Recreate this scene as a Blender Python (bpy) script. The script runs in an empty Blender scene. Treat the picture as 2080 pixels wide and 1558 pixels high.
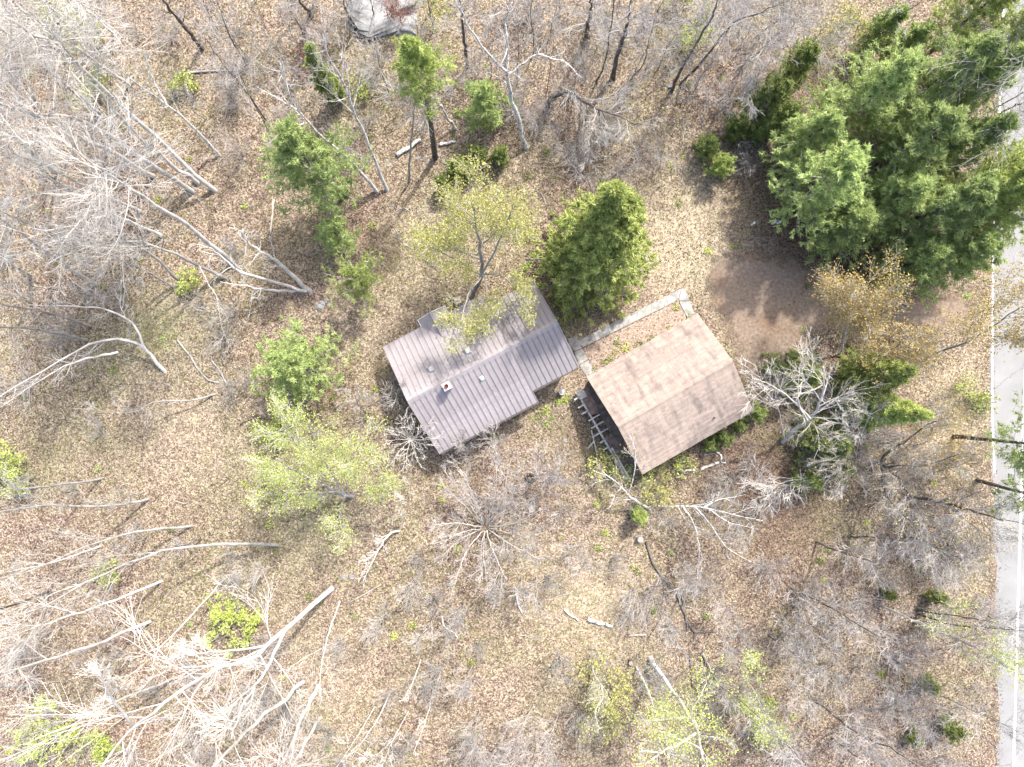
import bpy, math
import numpy as np
from mathutils import Vector, Matrix

# ---------------------------------------------------------------- camera, world, sun, exposure
H = 54.0                       # camera height above the ground (m)
FPX = 1442.0                   # focal length in pixels of the 2080 px wide photograph
sc = bpy.context.scene
COL = sc.collection
cam = bpy.data.cameras.new('camera'); camo = bpy.data.objects.new('camera', cam); COL.objects.link(camo)
camo.location = (0, 0, H); camo.rotation_euler = (0, 0, 0)
cam.sensor_width = 36.0; cam.lens = 36.0 * FPX / 2080.0; cam.clip_end = 2000.0
sc.camera = camo
SUN_EL = math.radians(50); SUN_AZ = (0.50, 0.866)          # horizontal direction towards the sun
world = bpy.data.worlds.new('World'); sc.world = world; world.use_nodes = True
wn = world.node_tree.nodes; wl = world.node_tree.links
bg = wn.get('Background') or wn.new('ShaderNodeBackground')
sky = wn.new('ShaderNodeTexSky'); sky.sky_type = 'NISHITA'; sky.sun_disc = False; sky.dust_density = 4.0; sky.air_density = 1.0; sky.ozone_density = 0.6
sky.sun_elevation = SUN_EL; sky.sun_rotation = math.atan2(SUN_AZ[0], SUN_AZ[1])
wl.new(sky.outputs[0], bg.inputs[0]); bg.inputs[1].default_value = 0.15
sun = bpy.data.lights.new('sun', 'SUN'); suno = bpy.data.objects.new('sun', sun); COL.objects.link(suno)
sun.energy = 2.4; sun.angle = math.radians(2.0); sun.color = (1.0, 0.965, 0.905)
sd = Vector((SUN_AZ[0] * math.cos(SUN_EL), SUN_AZ[1] * math.cos(SUN_EL), math.sin(SUN_EL)))
suno.rotation_euler = sd.to_track_quat('Z', 'Y').to_euler(); suno.location = (30, 50, 80)
sc.view_settings.view_transform = 'Standard'; sc.view_settings.look = 'None'
sc.view_settings.gamma = 1.0; sc.view_settings.use_curve_mapping = False
sc.view_settings.exposure = 1.82

# ---------------------------------------------------------------- helpers
def P(px, py, z=0.0):
    s = (H - z) / FPX
    return np.array([(px - 1040.0) * s, (779.0 - py) * s, z])

def tag(o, label=None, cat=None, group=None, kind=None):
    if label: o['label'] = label
    if cat: o['category'] = cat
    if group: o['group'] = group
    if kind: o['kind'] = kind
    return o

def empty(name, loc, rz=0.0, label=None, cat=None, group=None):
    o = bpy.data.objects.new(name, None); COL.objects.link(o)
    o.location = tuple(float(v) for v in loc); o.rotation_euler = (0, 0, rz); o.empty_display_size = 0.2
    return tag(o, label, cat, group)

def mesh_np(name, V, faces, mat=None, rnd=None, smooth=False):
    """faces: list of (n,k) int arrays; rnd: per-face float attribute"""
    V = np.asarray(V, dtype=np.float32).reshape(-1, 3)
    me = bpy.data.meshes.new(name)
    me.vertices.add(len(V)); me.vertices.foreach_set('co', V.ravel())
    faces = [np.asarray(f, dtype=np.int32) for f in faces if len(f)]
    idx = np.concatenate([f.ravel() for f in faces])
    tot = np.concatenate([np.full(len(f), f.shape[1], dtype=np.int32) for f in faces])
    st = np.concatenate([[0], np.cumsum(tot)[:-1]]).astype(np.int32)
    me.loops.add(len(idx)); me.loops.foreach_set('vertex_index', idx)
    me.polygons.add(len(tot)); me.polygons.foreach_set('loop_start', st); me.polygons.foreach_set('loop_total', tot)
    me.polygons.foreach_set('use_smooth', np.full(len(tot), bool(smooth)))
    if rnd is not None:
        a = me.attributes.new('rnd', 'FLOAT', 'FACE'); a.data.foreach_set('value', np.asarray(rnd, dtype=np.float32))
    me.update(calc_edges=True)
    if mat: me.materials.append(mat)
    return me

def obj(name, me, parent=None, loc=(0, 0, 0), rz=0.0):
    o = bpy.data.objects.new(name, me); COL.objects.link(o)
    o.location = tuple(float(v) for v in loc); o.rotation_euler = (0, 0, rz)
    if parent: o.parent = parent
    return o

class MB:
    """collects boxes, prisms and tubes into one mesh"""
    def __init__(s): s.V = []; s.F = {}; s.n = 0
    def add(s, V, F):
        V = np.asarray(V, float).reshape(-1, 3)
        for f in F: s.F.setdefault(len(f), []).append([i + s.n for i in f])
        s.V.append(V); s.n += len(V); return s
    def box(s, x0, x1, y0, y1, z0, z1):
        v = [(x, y, z) for z in (z0, z1) for y in (y0, y1) for x in (x0, x1)]
        return s.add(v, [(0, 2, 3, 1), (4, 5, 7, 6), (0, 1, 5, 4), (2, 6, 7, 3), (0, 4, 6, 2), (1, 3, 7, 5)])
    def prism(s, poly, z0, z1):
        n = len(poly); v = [(p[0], p[1], z0) for p in poly] + [(p[0], p[1], z1) for p in poly]
        F = [tuple(range(n - 1, -1, -1)), tuple(range(n, 2 * n))] + [(i, (i + 1) % n, n + (i + 1) % n, n + i) for i in range(n)]
        return s.add(v, F)
    def beam(s, a, b, w, h):
        a = np.array(a, float); b = np.array(b, float); t = b - a; t /= np.linalg.norm(t)
        up = np.array([0, 0, 1.0]) if abs(t[2]) < .9 else np.array([1.0, 0, 0])
        u = np.cross(t, up); u /= np.linalg.norm(u); v = np.cross(u, t)
        q = [(-w / 2, -h / 2), (w / 2, -h / 2), (w / 2, h / 2), (-w / 2, h / 2)]
        V = [a + u * i + v * j for i, j in q] + [b + u * i + v * j for i, j in q]
        return s.add(V, [(3, 2, 1, 0), (4, 5, 6, 7)] + [(i, (i + 1) % 4, 4 + (i + 1) % 4, 4 + i) for i in range(4)])
    def lathe(s, prof, n=20, c=(0, 0)):
        V = [(c[0] + r * math.cos(2 * math.pi * i / n), c[1] + r * math.sin(2 * math.pi * i / n), z) for r, z in prof for i in range(n)]
        F = [(j * n + i, j * n + (i + 1) % n, (j + 1) * n + (i + 1) % n, (j + 1) * n + i) for j in range(len(prof) - 1) for i in range(n)]
        F.append(tuple((len(prof) - 1) * n + i for i in range(n)))
        return s.add(V, F)
    def mesh(s, name, mat, smooth=False):
        return mesh_np(name, np.concatenate(s.V), [np.array(f) for f in s.F.values()], mat, smooth=smooth)
    def build(s, name, mat, parent=None, loc=(0, 0, 0), rz=0.0, smooth=False):
        return obj(name, s.mesh(name, mat, smooth), parent, loc, rz)

# ---------------------------------------------------------------- materials
def new_mat(name):
    m = bpy.data.materials.new(name); m.use_nodes = True
    nt = m.node_tree; nt.nodes.clear()
    out = nt.nodes.new('ShaderNodeOutputMaterial')
    return m, nt, out

def ramp(nt, stops):
    r = nt.nodes.new('ShaderNodeValToRGB'); e = r.color_ramp.elements
    while len(e) < len(stops): e.new(0.5)
    for k, (p, c) in enumerate(stops): e[k].position = p; e[k].color = (*c, 1)
    return r

def noise(nt, scale, detail=4, rough=0.55, coord='Object', dist=0.0):
    tc = nt.nodes.new('ShaderNodeTexCoord'); n = nt.nodes.new('ShaderNodeTexNoise')
    n.inputs['Scale'].default_value = scale; n.inputs['Detail'].default_value = detail
    n.inputs['Roughness'].default_value = rough; n.inputs['Distortion'].default_value = dist
    nt.links.new(tc.outputs[coord], n.inputs['Vector']); return n

def mixc(nt, fac, a, b, mode='MIX'):
    m = nt.nodes.new('ShaderNodeMix'); m.data_type = 'RGBA'; m.blend_type = mode
    for sock, v in ((m.inputs[0], fac), (m.inputs[6], a), (m.inputs[7], b)):
        if isinstance(v, (int, float)): sock.default_value = v
        elif isinstance(v, tuple): sock.default_value = (*v, 1)
        else: nt.links.new(v, sock)
    return m.outputs[2]

def mathn(nt, op, a, b=0.0, clamp=False):
    m = nt.nodes.new('ShaderNodeMath'); m.operation = op; m.use_clamp = clamp
    for s_, v in ((m.inputs[0], a), (m.inputs[1], b)):
        if isinstance(v, (int, float)): s_.default_value = v
        else: nt.links.new(v, s_)
    return m.outputs[0]

def leafy_mat(name, stops, trans=0.35):
    """foliage coloured by the per-leaf random attribute and a per-plant random shift"""
    m, nt, out = new_mat(name)
    at = nt.nodes.new('ShaderNodeAttribute'); at.attribute_name = 'rnd'
    r = ramp(nt, stops); nt.links.new(at.outputs['Fac'], r.inputs[0])
    oi = nt.nodes.new('ShaderNodeObjectInfo')
    hs = nt.nodes.new('ShaderNodeHueSaturation')
    v = nt.nodes.new('ShaderNodeMapRange'); v.inputs[3].default_value = .82; v.inputs[4].default_value = 1.18
    nt.links.new(oi.outputs['Random'], v.inputs[0]); nt.links.new(v.outputs[0], hs.inputs['Value'])
    nt.links.new(r.outputs[0], hs.inputs['Color'])
    d = nt.nodes.new('ShaderNodeBsdfDiffuse'); t = nt.nodes.new('ShaderNodeBsdfTranslucent')
    nt.links.new(hs.outputs[0], d.inputs[0]); nt.links.new(hs.outputs[0], t.inputs[0])
    mx = nt.nodes.new('ShaderNodeMixShader'); mx.inputs[0].default_value = trans
    nt.links.new(d.outputs[0], mx.inputs[1]); nt.links.new(t.outputs[0], mx.inputs[2])
    nt.links.new(mx.outputs[0], out.inputs[0]); return m

def surf_mat(name, stops, scale=3, detail=5, rough=0.85, bump=0.0, bscale=None, metal=0.0, coord='Object', dist=0.0, spec=0.3):
    m, nt, out = new_mat(name)
    n = noise(nt, scale, detail, coord=coord, dist=dist); r = ramp(nt, stops); nt.links.new(n.outputs['Fac'], r.inputs[0])
    b = nt.nodes.new('ShaderNodeBsdfPrincipled'); nt.links.new(r.outputs[0], b.inputs['Base Color'])
    b.inputs['Roughness'].default_value = rough; b.inputs['Metallic'].default_value = metal
    b.inputs['Specular IOR Level'].default_value = spec
    if bump:
        n2 = noise(nt, bscale or scale * 6, 4, coord=coord); bp = nt.nodes.new('ShaderNodeBump')
        bp.inputs['Strength'].default_value = bump; bp.inputs['Distance'].default_value = 0.03
        nt.links.new(n2.outputs['Fac'], bp.inputs['Height']); nt.links.new(bp.outputs[0], b.inputs['Normal'])
    nt.links.new(b.outputs[0], out.inputs[0]); return m

def ground_material():
    m, nt, out = new_mat('forest_floor')
    def attr(n):
        a = nt.nodes.new('ShaderNodeAttribute'); a.attribute_name = n; return a.outputs['Fac']
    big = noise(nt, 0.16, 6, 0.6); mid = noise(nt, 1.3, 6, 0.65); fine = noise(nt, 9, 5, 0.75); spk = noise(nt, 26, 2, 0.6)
    r1 = ramp(nt, [(.30, (.060, .042, .033)), (.42, (.135, .098, .077)), (.54, (.235, .178, .141)), (.68, (.40, .33, .272))])
    tcv = nt.nodes.new('ShaderNodeTexCoord'); vo = nt.nodes.new('ShaderNodeTexVoronoi'); vo.inputs['Scale'].default_value = 9.5; nt.links.new(tcv.outputs['Object'], vo.inputs['Vector'])
    sp = nt.nodes.new('ShaderNodeSeparateColor'); nt.links.new(vo.outputs['Color'], sp.inputs[0])
    leafv = mathn(nt, 'ADD', mathn(nt, 'MULTIPLY', sp.outputs[0], .36), mathn(nt, 'MULTIPLY', fine.outputs['Fac'], .64))
    nt.links.new(leafv, r1.inputs[0])
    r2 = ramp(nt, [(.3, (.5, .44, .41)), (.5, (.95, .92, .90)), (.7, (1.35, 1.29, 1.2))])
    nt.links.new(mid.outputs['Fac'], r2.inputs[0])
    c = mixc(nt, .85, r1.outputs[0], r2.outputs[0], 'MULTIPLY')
    # moss and thin grass
    gm = ramp(nt, [(.40, (0, 0, 0)), (.62, (1, 1, 1))]); nt.links.new(mathn(nt, 'ADD', mathn(nt, 'MULTIPLY', mid.outputs['Fac'], .45), mathn(nt, 'MULTIPLY', big.outputs['Fac'], .55)), gm.inputs[0])
    rg = ramp(nt, [(.3, (.10, .092, .055)), (.5, (.20, .182, .11)), (.7, (.32, .29, .19))]); nt.links.new(leafv, rg.inputs[0])
    mm = mathn(nt, 'MULTIPLY', gm.outputs[0], .6)
    mm = mathn(nt, 'ADD', mm, mathn(nt, 'MULTIPLY', attr('moss'), mathn(nt, 'ADD', mid.outputs['Fac'], .25)), True)
    c = mixc(nt, mm, c, rg.outputs[0])
    rs = ramp(nt, [(.3, (.23, .185, .125)), (.5, (.35, .29, .205)), (.72, (.46, .39, .285))]); nt.links.new(leafv, rs.inputs[0])
    ss = mathn(nt, 'MULTIPLY', attr('straw'), mathn(nt, 'ADD', mid.outputs['Fac'], .3), True)
    c = mixc(nt, ss, c, rs.outputs[0])
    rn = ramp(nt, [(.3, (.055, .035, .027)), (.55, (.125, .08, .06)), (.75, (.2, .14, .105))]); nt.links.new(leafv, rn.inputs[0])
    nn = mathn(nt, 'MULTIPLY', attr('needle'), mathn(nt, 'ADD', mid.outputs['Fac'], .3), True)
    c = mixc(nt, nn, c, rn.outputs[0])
    b = nt.nodes.new('ShaderNodeBsdfPrincipled'); nt.links.new(c, b.inputs['Base Color'])
    b.inputs['Roughness'].default_value = .95; b.inputs['Specular IOR Level'].default_value = .1
    bp = nt.nodes.new('ShaderNodeBump'); bp.inputs['Strength'].default_value = .9; bp.inputs['Distance'].default_value = .08
    hh = mathn(nt, 'ADD', fine.outputs['Fac'], mathn(nt, 'MULTIPLY', spk.outputs['Fac'], .6))
    nt.links.new(hh, bp.inputs['Height']); nt.links.new(bp.outputs[0], b.inputs['Normal'])
    nt.links.new(b.outputs[0], out.inputs[0]); return m

def soft_sheet_mat(name, stops, scale, extra=None, rough=.9):
    """a sheet whose edge breaks up into the ground: attribute 'cover' (0 at the rim) against noise decides where it ends"""
    m, nt, out = new_mat(name)
    n = noise(nt, scale, 7, .62); r = ramp(nt, stops); nt.links.new(n.outputs['Fac'], r.inputs[0])
    big = noise(nt, .35, 4, .55, dist=.6); rb = ramp(nt, extra or [(.3, (.7, .7, .7)), (.7, (1.2, 1.2, 1.2))]); nt.links.new(big.outputs['Fac'], rb.inputs[0])
    c = mixc(nt, 1.0, r.outputs[0], rb.outputs[0], 'MULTIPLY')
    b = nt.nodes.new('ShaderNodeBsdfPrincipled'); nt.links.new(c, b.inputs['Base Color']); b.inputs['Roughness'].default_value = rough
    b.inputs['Specular IOR Level'].default_value = .15
    bp = nt.nodes.new('ShaderNodeBump'); bp.inputs['Strength'].default_value = .5; bp.inputs['Distance'].default_value = .03
    nf = noise(nt, 14, 4, .7); nt.links.new(nf.outputs['Fac'], bp.inputs['Height']); nt.links.new(bp.outputs[0], b.inputs['Normal'])
    a = nt.nodes.new('ShaderNodeAttribute'); a.attribute_name = 'cover'
    ne = noise(nt, 1.1, 7, .72)
    f = mathn(nt, 'ADD', a.outputs['Fac'], mathn(nt, 'MULTIPLY', mathn(nt, 'SUBTRACT', ne.outputs['Fac'], .5), 1.5))
    mr = nt.nodes.new('ShaderNodeMapRange'); mr.inputs[1].default_value = .30; mr.inputs[2].default_value = .62
    nt.links.new(f, mr.inputs[0])
    tr = nt.nodes.new('ShaderNodeBsdfTransparent'); mx = nt.nodes.new('ShaderNodeMixShader')
    nt.links.new(mr.outputs[0], mx.inputs[0]); nt.links.new(tr.outputs[0], mx.inputs[1]); nt.links.new(b.outputs[0], mx.inputs[2])
    nt.links.new(mx.outputs[0], out.inputs[0]); return m

def birch_mat():
    m, nt, out = new_mat('birch_bark')
    tc = nt.nodes.new('ShaderNodeTexCoord'); mp = nt.nodes.new('ShaderNodeMapping'); mp.inputs['Scale'].default_value = (3, 3, 7)
    nt.links.new(tc.outputs['Object'], mp.inputs[0])
    n = nt.nodes.new('ShaderNodeTexNoise'); n.inputs['Scale'].default_value = 1.4; n.inputs['Detail'].default_value = 6; nt.links.new(mp.outputs[0], n.inputs['Vector'])
    r = ramp(nt, [(.32, (.07, .06, .055)), (.42, (.33, .31, .29)), (.52, (.5, .485, .46)), (.8, (.62, .60, .57))]); nt.links.new(n.outputs['Fac'], r.inputs[0])
    b = nt.nodes.new('ShaderNodeBsdfPrincipled'); nt.links.new(r.outputs[0], b.inputs['Base Color']); b.inputs['Roughness'].default_value = .8
    nt.links.new(b.outputs[0], out.inputs[0]); return m

def shingle_mat():
    m, nt, out = new_mat('tan_shingles')
    tc = nt.nodes.new('ShaderNodeTexCoord'); mp = nt.nodes.new('ShaderNodeMapping'); mp.inputs['Scale'].default_value = (3.2, 7.2, .01)
    nt.links.new(tc.outputs['Object'], mp.inputs[0])
    wn_ = nt.nodes.new('ShaderNodeTexWhiteNoise'); wn_.noise_dimensions = '3D'
    fl = nt.nodes.new('ShaderNodeVectorMath'); fl.operation = 'FLOOR'; nt.links.new(mp.outputs[0], fl.inputs[0]); nt.links.new(fl.outputs[0], wn_.inputs[0])
    r = ramp(nt, [(0, (.225, .183, .155)), (.5, (.25, .205, .174)), (1, (.275, .227, .193))]); nt.links.new(wn_.outputs[0], r.inputs[0])
    # streaks run down the slope
    mp2 = nt.nodes.new('ShaderNodeMapping'); mp2.inputs['Scale'].default_value = (1.6, .28, 1); nt.links.new(tc.outputs['Object'], mp2.inputs[0])
    n = nt.nodes.new('ShaderNodeTexNoise'); n.inputs['Scale'].default_value = 1.2; n.inputs['Detail'].default_value = 6; n.inputs['Roughness'].default_value = .62; nt.links.new(mp2.outputs[0], n.inputs[0])
    r2 = ramp(nt, [(.34, (.66, .66, .68)), (.5, (1, .99, .98)), (.7, (1.12, 1.1, 1.08))]); nt.links.new(n.outputs['Fac'], r2.inputs[0])
    c = mixc(nt, .9, r.outputs[0], r2.outputs[0], 'MULTIPLY')
    nb = noise(nt, .55, 4, .6); r3 = ramp(nt, [(.35, (.84, .84, .86)), (.6, (1.05, 1.04, 1.04))]); nt.links.new(nb.outputs['Fac'], r3.inputs[0])
    c = mixc(nt, .7, c, r3.outputs[0], 'MULTIPLY')
    oi = nt.nodes.new('ShaderNodeObjectInfo'); mr = nt.nodes.new('ShaderNodeMapRange'); mr.inputs[3].default_value = .90; mr.inputs[4].default_value = 1.08
    nt.links.new(oi.outputs['Random'], mr.inputs[0]); hs = nt.nodes.new('ShaderNodeHueSaturation'); nt.links.new(c, hs.inputs['Color']); nt.links.new(mr.outputs[0], hs.inputs['Value']); c = hs.outputs[0]
    b = nt.nodes.new('ShaderNodeBsdfPrincipled'); nt.links.new(c, b.inputs['Base Color']); b.inputs['Roughness'].default_value = .95; b.inputs['Specular IOR Level'].default_value = .1
    ng = noise(nt, 90, 2); bp = nt.nodes.new('ShaderNodeBump'); bp.inputs['Strength'].default_value = .4; bp.inputs['Distance'].default_value = .01
    nt.links.new(ng.outputs['Fac'], bp.inputs['Height']); nt.links.new(bp.outputs[0], b.inputs['Normal'])
    nt.links.new(b.outputs[0], out.inputs[0]); return m

def metal_roof_mat(name='brown_metal_roof', k=1.0):
    m, nt, out = new_mat(name)
    n = noise(nt, .45, 5, .6, dist=.4); r = ramp(nt, [(.3, (.185, .165, .165)), (.5, (.225, .202, .203)), (.72, (.272, .247, .247))]); nt.links.new(n.outputs['Fac'], r.inputs[0])
    n2 = noise(nt, 5, 5, .7); r2 = ramp(nt, [(.3, (.86, .85, .85)), (.7, (1.1, 1.1, 1.1))]); nt.links.new(n2.outputs['Fac'], r2.inputs[0])
    c = mixc(nt, .8, r.outputs[0], r2.outputs[0], 'MULTIPLY')
    oi = nt.nodes.new('ShaderNodeObjectInfo'); mr = nt.nodes.new('ShaderNodeMapRange'); mr.inputs[3].default_value = .95 * k; mr.inputs[4].default_value = 1.05 * k
    nt.links.new(oi.outputs['Random'], mr.inputs[0])
    hs = nt.nodes.new('ShaderNodeHueSaturation'); nt.links.new(c, hs.inputs['Color']); nt.links.new(mr.outputs[0], hs.inputs['Value'])
    b = nt.nodes.new('ShaderNodeBsdfPrincipled'); nt.links.new(hs.outputs[0], b.inputs['Base Color'])
    b.inputs['Roughness'].default_value = .55; b.inputs['Specular IOR Level'].default_value = .4
    nt.links.new(b.outputs[0], out.inputs[0]); return m

def asphalt_mat():
    m, nt, out = new_mat('worn_asphalt')
    n = noise(nt, .5, 6, .6); r = ramp(nt, [(.3, (.165, .165, .163)), (.55, (.192, .192, .189)), (.75, (.22, .219, .215))]); nt.links.new(n.outputs['Fac'], r.inputs[0])
    g = noise(nt, 30, 3, .7); rg = ramp(nt, [(.3, (.8, .8, .8)), (.7, (1.12, 1.12, 1.12))]); nt.links.new(g.outputs['Fac'], rg.inputs[0])
    c = mixc(nt, 1.0, r.outputs[0], rg.outputs[0], 'MULTIPLY')
    tc = nt.nodes.new('ShaderNodeTexCoord'); v = nt.nodes.new('ShaderNodeTexVoronoi'); v.feature = 'DISTANCE_TO_EDGE'; v.inputs['Scale'].default_value = .10
    nd = noise(nt, .9, 4); ad = nt.nodes.new('ShaderNodeVectorMath'); ad.operation = 'MULTIPLY_ADD'; ad.inputs[1].default_value = (1.2, 1.2, 1.2)
    nt.links.new(nd.outputs['Color'], ad.inputs[0]); nt.links.new(tc.outputs['Object'], ad.inputs[2]); nt.links.new(ad.outputs[0], v.inputs['Vector'])
    cr = ramp(nt, [(.0, (.62, .62, .62)), (.0022, (.7, .7, .7)), (.0045, (1, 1, 1))]); nt.links.new(v.outputs['Distance'], cr.inputs[0])
    c = mixc(nt, 1.0, c, cr.outputs[0], 'MULTIPLY')
    b = nt.nodes.new('ShaderNodeBsdfPrincipled'); nt.links.new(c, b.inputs['Base Color']); b.inputs['Roughness'].default_value = .9
    bp = nt.nodes.new('ShaderNodeBump'); bp.inputs['Strength'].default_value = .3; bp.inputs['Distance'].default_value = .01
    nt.links.new(g.outputs['Fac'], bp.inputs['Height']); nt.links.new(bp.outputs[0], b.inputs['Normal'])
    nt.links.new(b.outputs[0], out.inputs[0]); return m

M = {}
M['ground'] = ground_material()
M['litter'] = leafy_mat('dead_leaves', [(0, (0.0578, 0.037, 0.0303)), (.25, (0.137, 0.091, 0.0727)), (.55, (0.257, 0.182, 0.147)), (.8, (0.378, 0.285, 0.237)), (1, (0.504, 0.405, 0.348))], .10)
M['grassblade'] = leafy_mat('thin_grass', [(0, (0.164, 0.189, 0.055)), (.5, (0.282, 0.296, 0.105)), (1, (0.469, 0.454, 0.209))], .3)
M['dirt'] = soft_sheet_mat('packed_dirt', [(.28, (0.127, 0.0938, 0.0698)), (.45, (0.198, 0.151, 0.114)), (.58, (0.242, 0.188, 0.144)), (.74, (0.341, 0.267, 0.206))], 4.5, [(.3, (0.726, 0.643, 0.577)), (.5, (0.85, 0.85, 0.85)), (.72, (0.85, 0.85, 0.85))])
M['verge'] = soft_sheet_mat('leafy_verge', [(.34, (.12, .088, .066)), (.5, (.22, .168, .132)), (.66, (.36, .295, .24))], 8)
M['asphalt'] = asphalt_mat()
M['paint'] = surf_mat('worn_road_paint', [(.3, (.55, .55, .53)), (.6, (.78, .78, .76))], 6, rough=.7)
M['concrete'] = surf_mat('weathered_concrete', [(.3, (.16, .155, .14)), (.5, (.245, .24, .222)), (.7, (.31, .305, .285))], 2.2, 7, bump=.3)
M['boulder'] = surf_mat('lichened_granite', [(.3, (0.119, 0.119, 0.115)), (.5, (0.21, 0.21, 0.206)), (.7, (0.28, 0.28, 0.273))], 1.2, 7, bump=.8, bscale=5)
M['metalroof'] = metal_roof_mat(); M['wingroof'] = metal_roof_mat('grey_brown_metal_roof', .86)
M['shingle'] = shingle_mat()
M['siding'] = surf_mat('brown_siding', [(.3, (.12, .085, .062)), (.7, (.17, .125, .095))], 4)
M['tansiding'] = surf_mat('tan_siding', [(.3, (.26, .22, .17)), (.7, (.34, .29, .23))], 4)
M['white'] = surf_mat('white_trim', [(.3, (.6, .6, .58)), (.7, (.74, .74, .72))], 5, rough=.6)
M['darktrim'] = surf_mat('dark_trim', [(.3, (.05, .042, .04)), (.7, (.075, .064, .06))], 5, rough=.7)
M['glass'] = surf_mat('window_glass', [(.3, (.02, .025, .03)), (.7, (.035, .04, .045))], 1, rough=.08, spec=.6)
M['block'] = surf_mat('chimney_block', [(.3, (.36, .34, .32)), (.7, (.5, .48, .45))], 6, bump=.4)
M['flue'] = surf_mat('clay_flue', [(.3, (.09, .025, .018)), (.7, (.15, .045, .03))], 6)
M['galv'] = surf_mat('galvanised_steel', [(.3, (0.255, 0.255, 0.247)), (.7, (0.352, 0.352, 0.345))], 8, rough=.5, metal=.3)
M['bluegrey'] = surf_mat('pale_blue_plastic', [(.3, (.30, .42, .5)), (.7, (.42, .52, .58))], 6, rough=.5)
M['oldwood'] = surf_mat('weathered_timber', [(.3, (0.221, 0.202, 0.182)), (.5, (0.364, 0.341, 0.312)), (.7, (0.494, 0.468, 0.429))], 4, 6)
M['deckwood'] = surf_mat('rotten_deck_boards', [(.3, (0.051, 0.0405, 0.0338)), (.55, (0.111, 0.0855, 0.0702)), (.75, (0.204, 0.158, 0.128))], 3, 6)
M['plywood'] = surf_mat('brown_plywood', [(.3, (.10, .066, .05)), (.55, (.16, .112, .088)), (.75, (.25, .19, .155))], 2.5, 6)
M['rubber'] = surf_mat('old_rubber', [(.3, (.018, .018, .018)), (.7, (.035, .034, .033))], 5)
M['mulch'] = surf_mat('leafy_bed', [(.3, (0.14, 0.103, 0.0759)), (.5, (0.24, 0.184, 0.144)), (.7, (0.36, 0.292, 0.23))], 7, 6, bump=.8, bscale=14)
M['birch'] = birch_mat()
M['pale'] = surf_mat('pale_bark', [(.28, (0.268, 0.248, 0.223)), (.5, (0.414, 0.39, 0.355)), (.75, (0.54, 0.516, 0.476))], 1.6, 6, coord='Object', dist=.3)
M['grey'] = surf_mat('grey_bark', [(.28, (0.147, 0.138, 0.128)), (.5, (0.251, 0.24, 0.225)), (.75, (0.355, 0.344, 0.325))], 1.8, 6, dist=.3)
M['dark'] = surf_mat('dark_bark', [(.28, (.045, .038, .033)), (.5, (.09, .078, .068)), (.75, (.17, .155, .14))], 2.4, 6, dist=.3)
M['stick'] = surf_mat('fallen_wood', [(.28, (.16, .135, .11)), (.5, (.30, .265, .225)), (.75, (.46, .42, .37))], 1.3, 5)
M['twig'] = surf_mat('twig_bark', [(.3, (0.214, 0.195, 0.18)), (.7, (0.353, 0.33, 0.312))], 1.5, 3)
M['pine'] = leafy_mat('pine_needles', [(0, (0.188, 0.247, 0.094)), (.5, (0.338, 0.417, 0.161)), (1, (0.557, 0.631, 0.269))], .45)
M['pineblue'] = leafy_mat('soft_pine_needles', [(0, (0.231, 0.285, 0.109)), (.5, (0.394, 0.477, 0.189)), (1, (0.611, 0.7, 0.304))], .45)
M['pineyel'] = leafy_mat('bright_pine_needles', [(0, (0.205, 0.257, 0.0781)), (.5, (0.366, 0.435, 0.139)), (1, (0.581, 0.642, 0.238))], .45)
M['spruce'] = leafy_mat('spruce_needles', [(0, (0.206, 0.253, 0.077)), (.5, (0.399, 0.459, 0.151)), (1, (0.673, 0.708, 0.259))], .45)
M['cedar'] = leafy_mat('cedar_sprays', [(0, (0.126, 0.166, 0.055)), (.5, (0.25, 0.302, 0.105)), (1, (0.43, 0.473, 0.175))], .45)
M['softcedar'] = leafy_mat('pale_cedar_sprays', [(0, (0.168, 0.204, 0.06)), (.5, (0.282, 0.324, 0.108)), (1, (0.408, 0.45, 0.18))], .45)
M['lime'] = leafy_mat('new_lime_leaves', [(0, (.27, .33, .07)), (.5, (.40, .46, .115)), (1, (.55, .60, .20))], .4)
M['bud'] = leafy_mat('yellow_buds', [(0, (.29, .29, .08)), (.5, (.43, .42, .13)), (1, (.56, .54, .22))], .4)
M['tan'] = leafy_mat('tan_catkins', [(0, (.23, .165, .055)), (.5, (.35, .265, .10)), (1, (.46, .37, .17))], .35)
M['red'] = leafy_mat('red_leaves', [(0, (0.176, 0.0525, 0.0375)), (.5, (0.297, 0.105, 0.0675)), (1, (0.396, 0.21, 0.135))], .35)

# ---------------------------------------------------------------- branch and leaf machinery
def nrm(a): return a / np.maximum(np.linalg.norm(a, axis=-1, keepdims=True), 1e-9)

def tubes(X, R, sides):
    n, k, _ = X.shape
    T = np.gradient(X, axis=1); T = nrm(T)
    mean = nrm(X[:, -1] - X[:, 0])
    ref = np.where(np.abs(mean[:, 2:3]) > .85, np.array([[1.0, 0.2, 0]]), np.array([[0, 0, 1.0]]))[:, None, :]
    U = nrm(np.cross(T, np.broadcast_to(ref, T.shape))); W = np.cross(T, U)
    a = np.arange(sides) * 2 * np.pi / sides
    V = X[:, :, None, :] + R[:, :, None, None] * (np.cos(a)[None, None, :, None] * U[:, :, None, :] + np.sin(a)[None, None, :, None] * W[:, :, None, :])
    base = (np.arange(n) * k * sides)[:, None, None] + (np.arange(k - 1) * sides)[None, :, None]
    i = np.arange(sides)[None, None, :]; j = (np.arange(sides) + 1) % sides; j = j[None, None, :]
    Fq = np.stack([base + i, base + j, base + sides + j, base + sides + i], -1).reshape(-1, 4)
    return V.reshape(-1, 3), Fq

def merge(parts):
    Vs, Fs, n = [], [], 0
    for V, Fq in parts:
        if len(V) == 0: continue
        Vs.append(V); Fs.append(Fq + n); n += len(V)
    return np.concatenate(Vs), np.concatenate(Fs)

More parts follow.
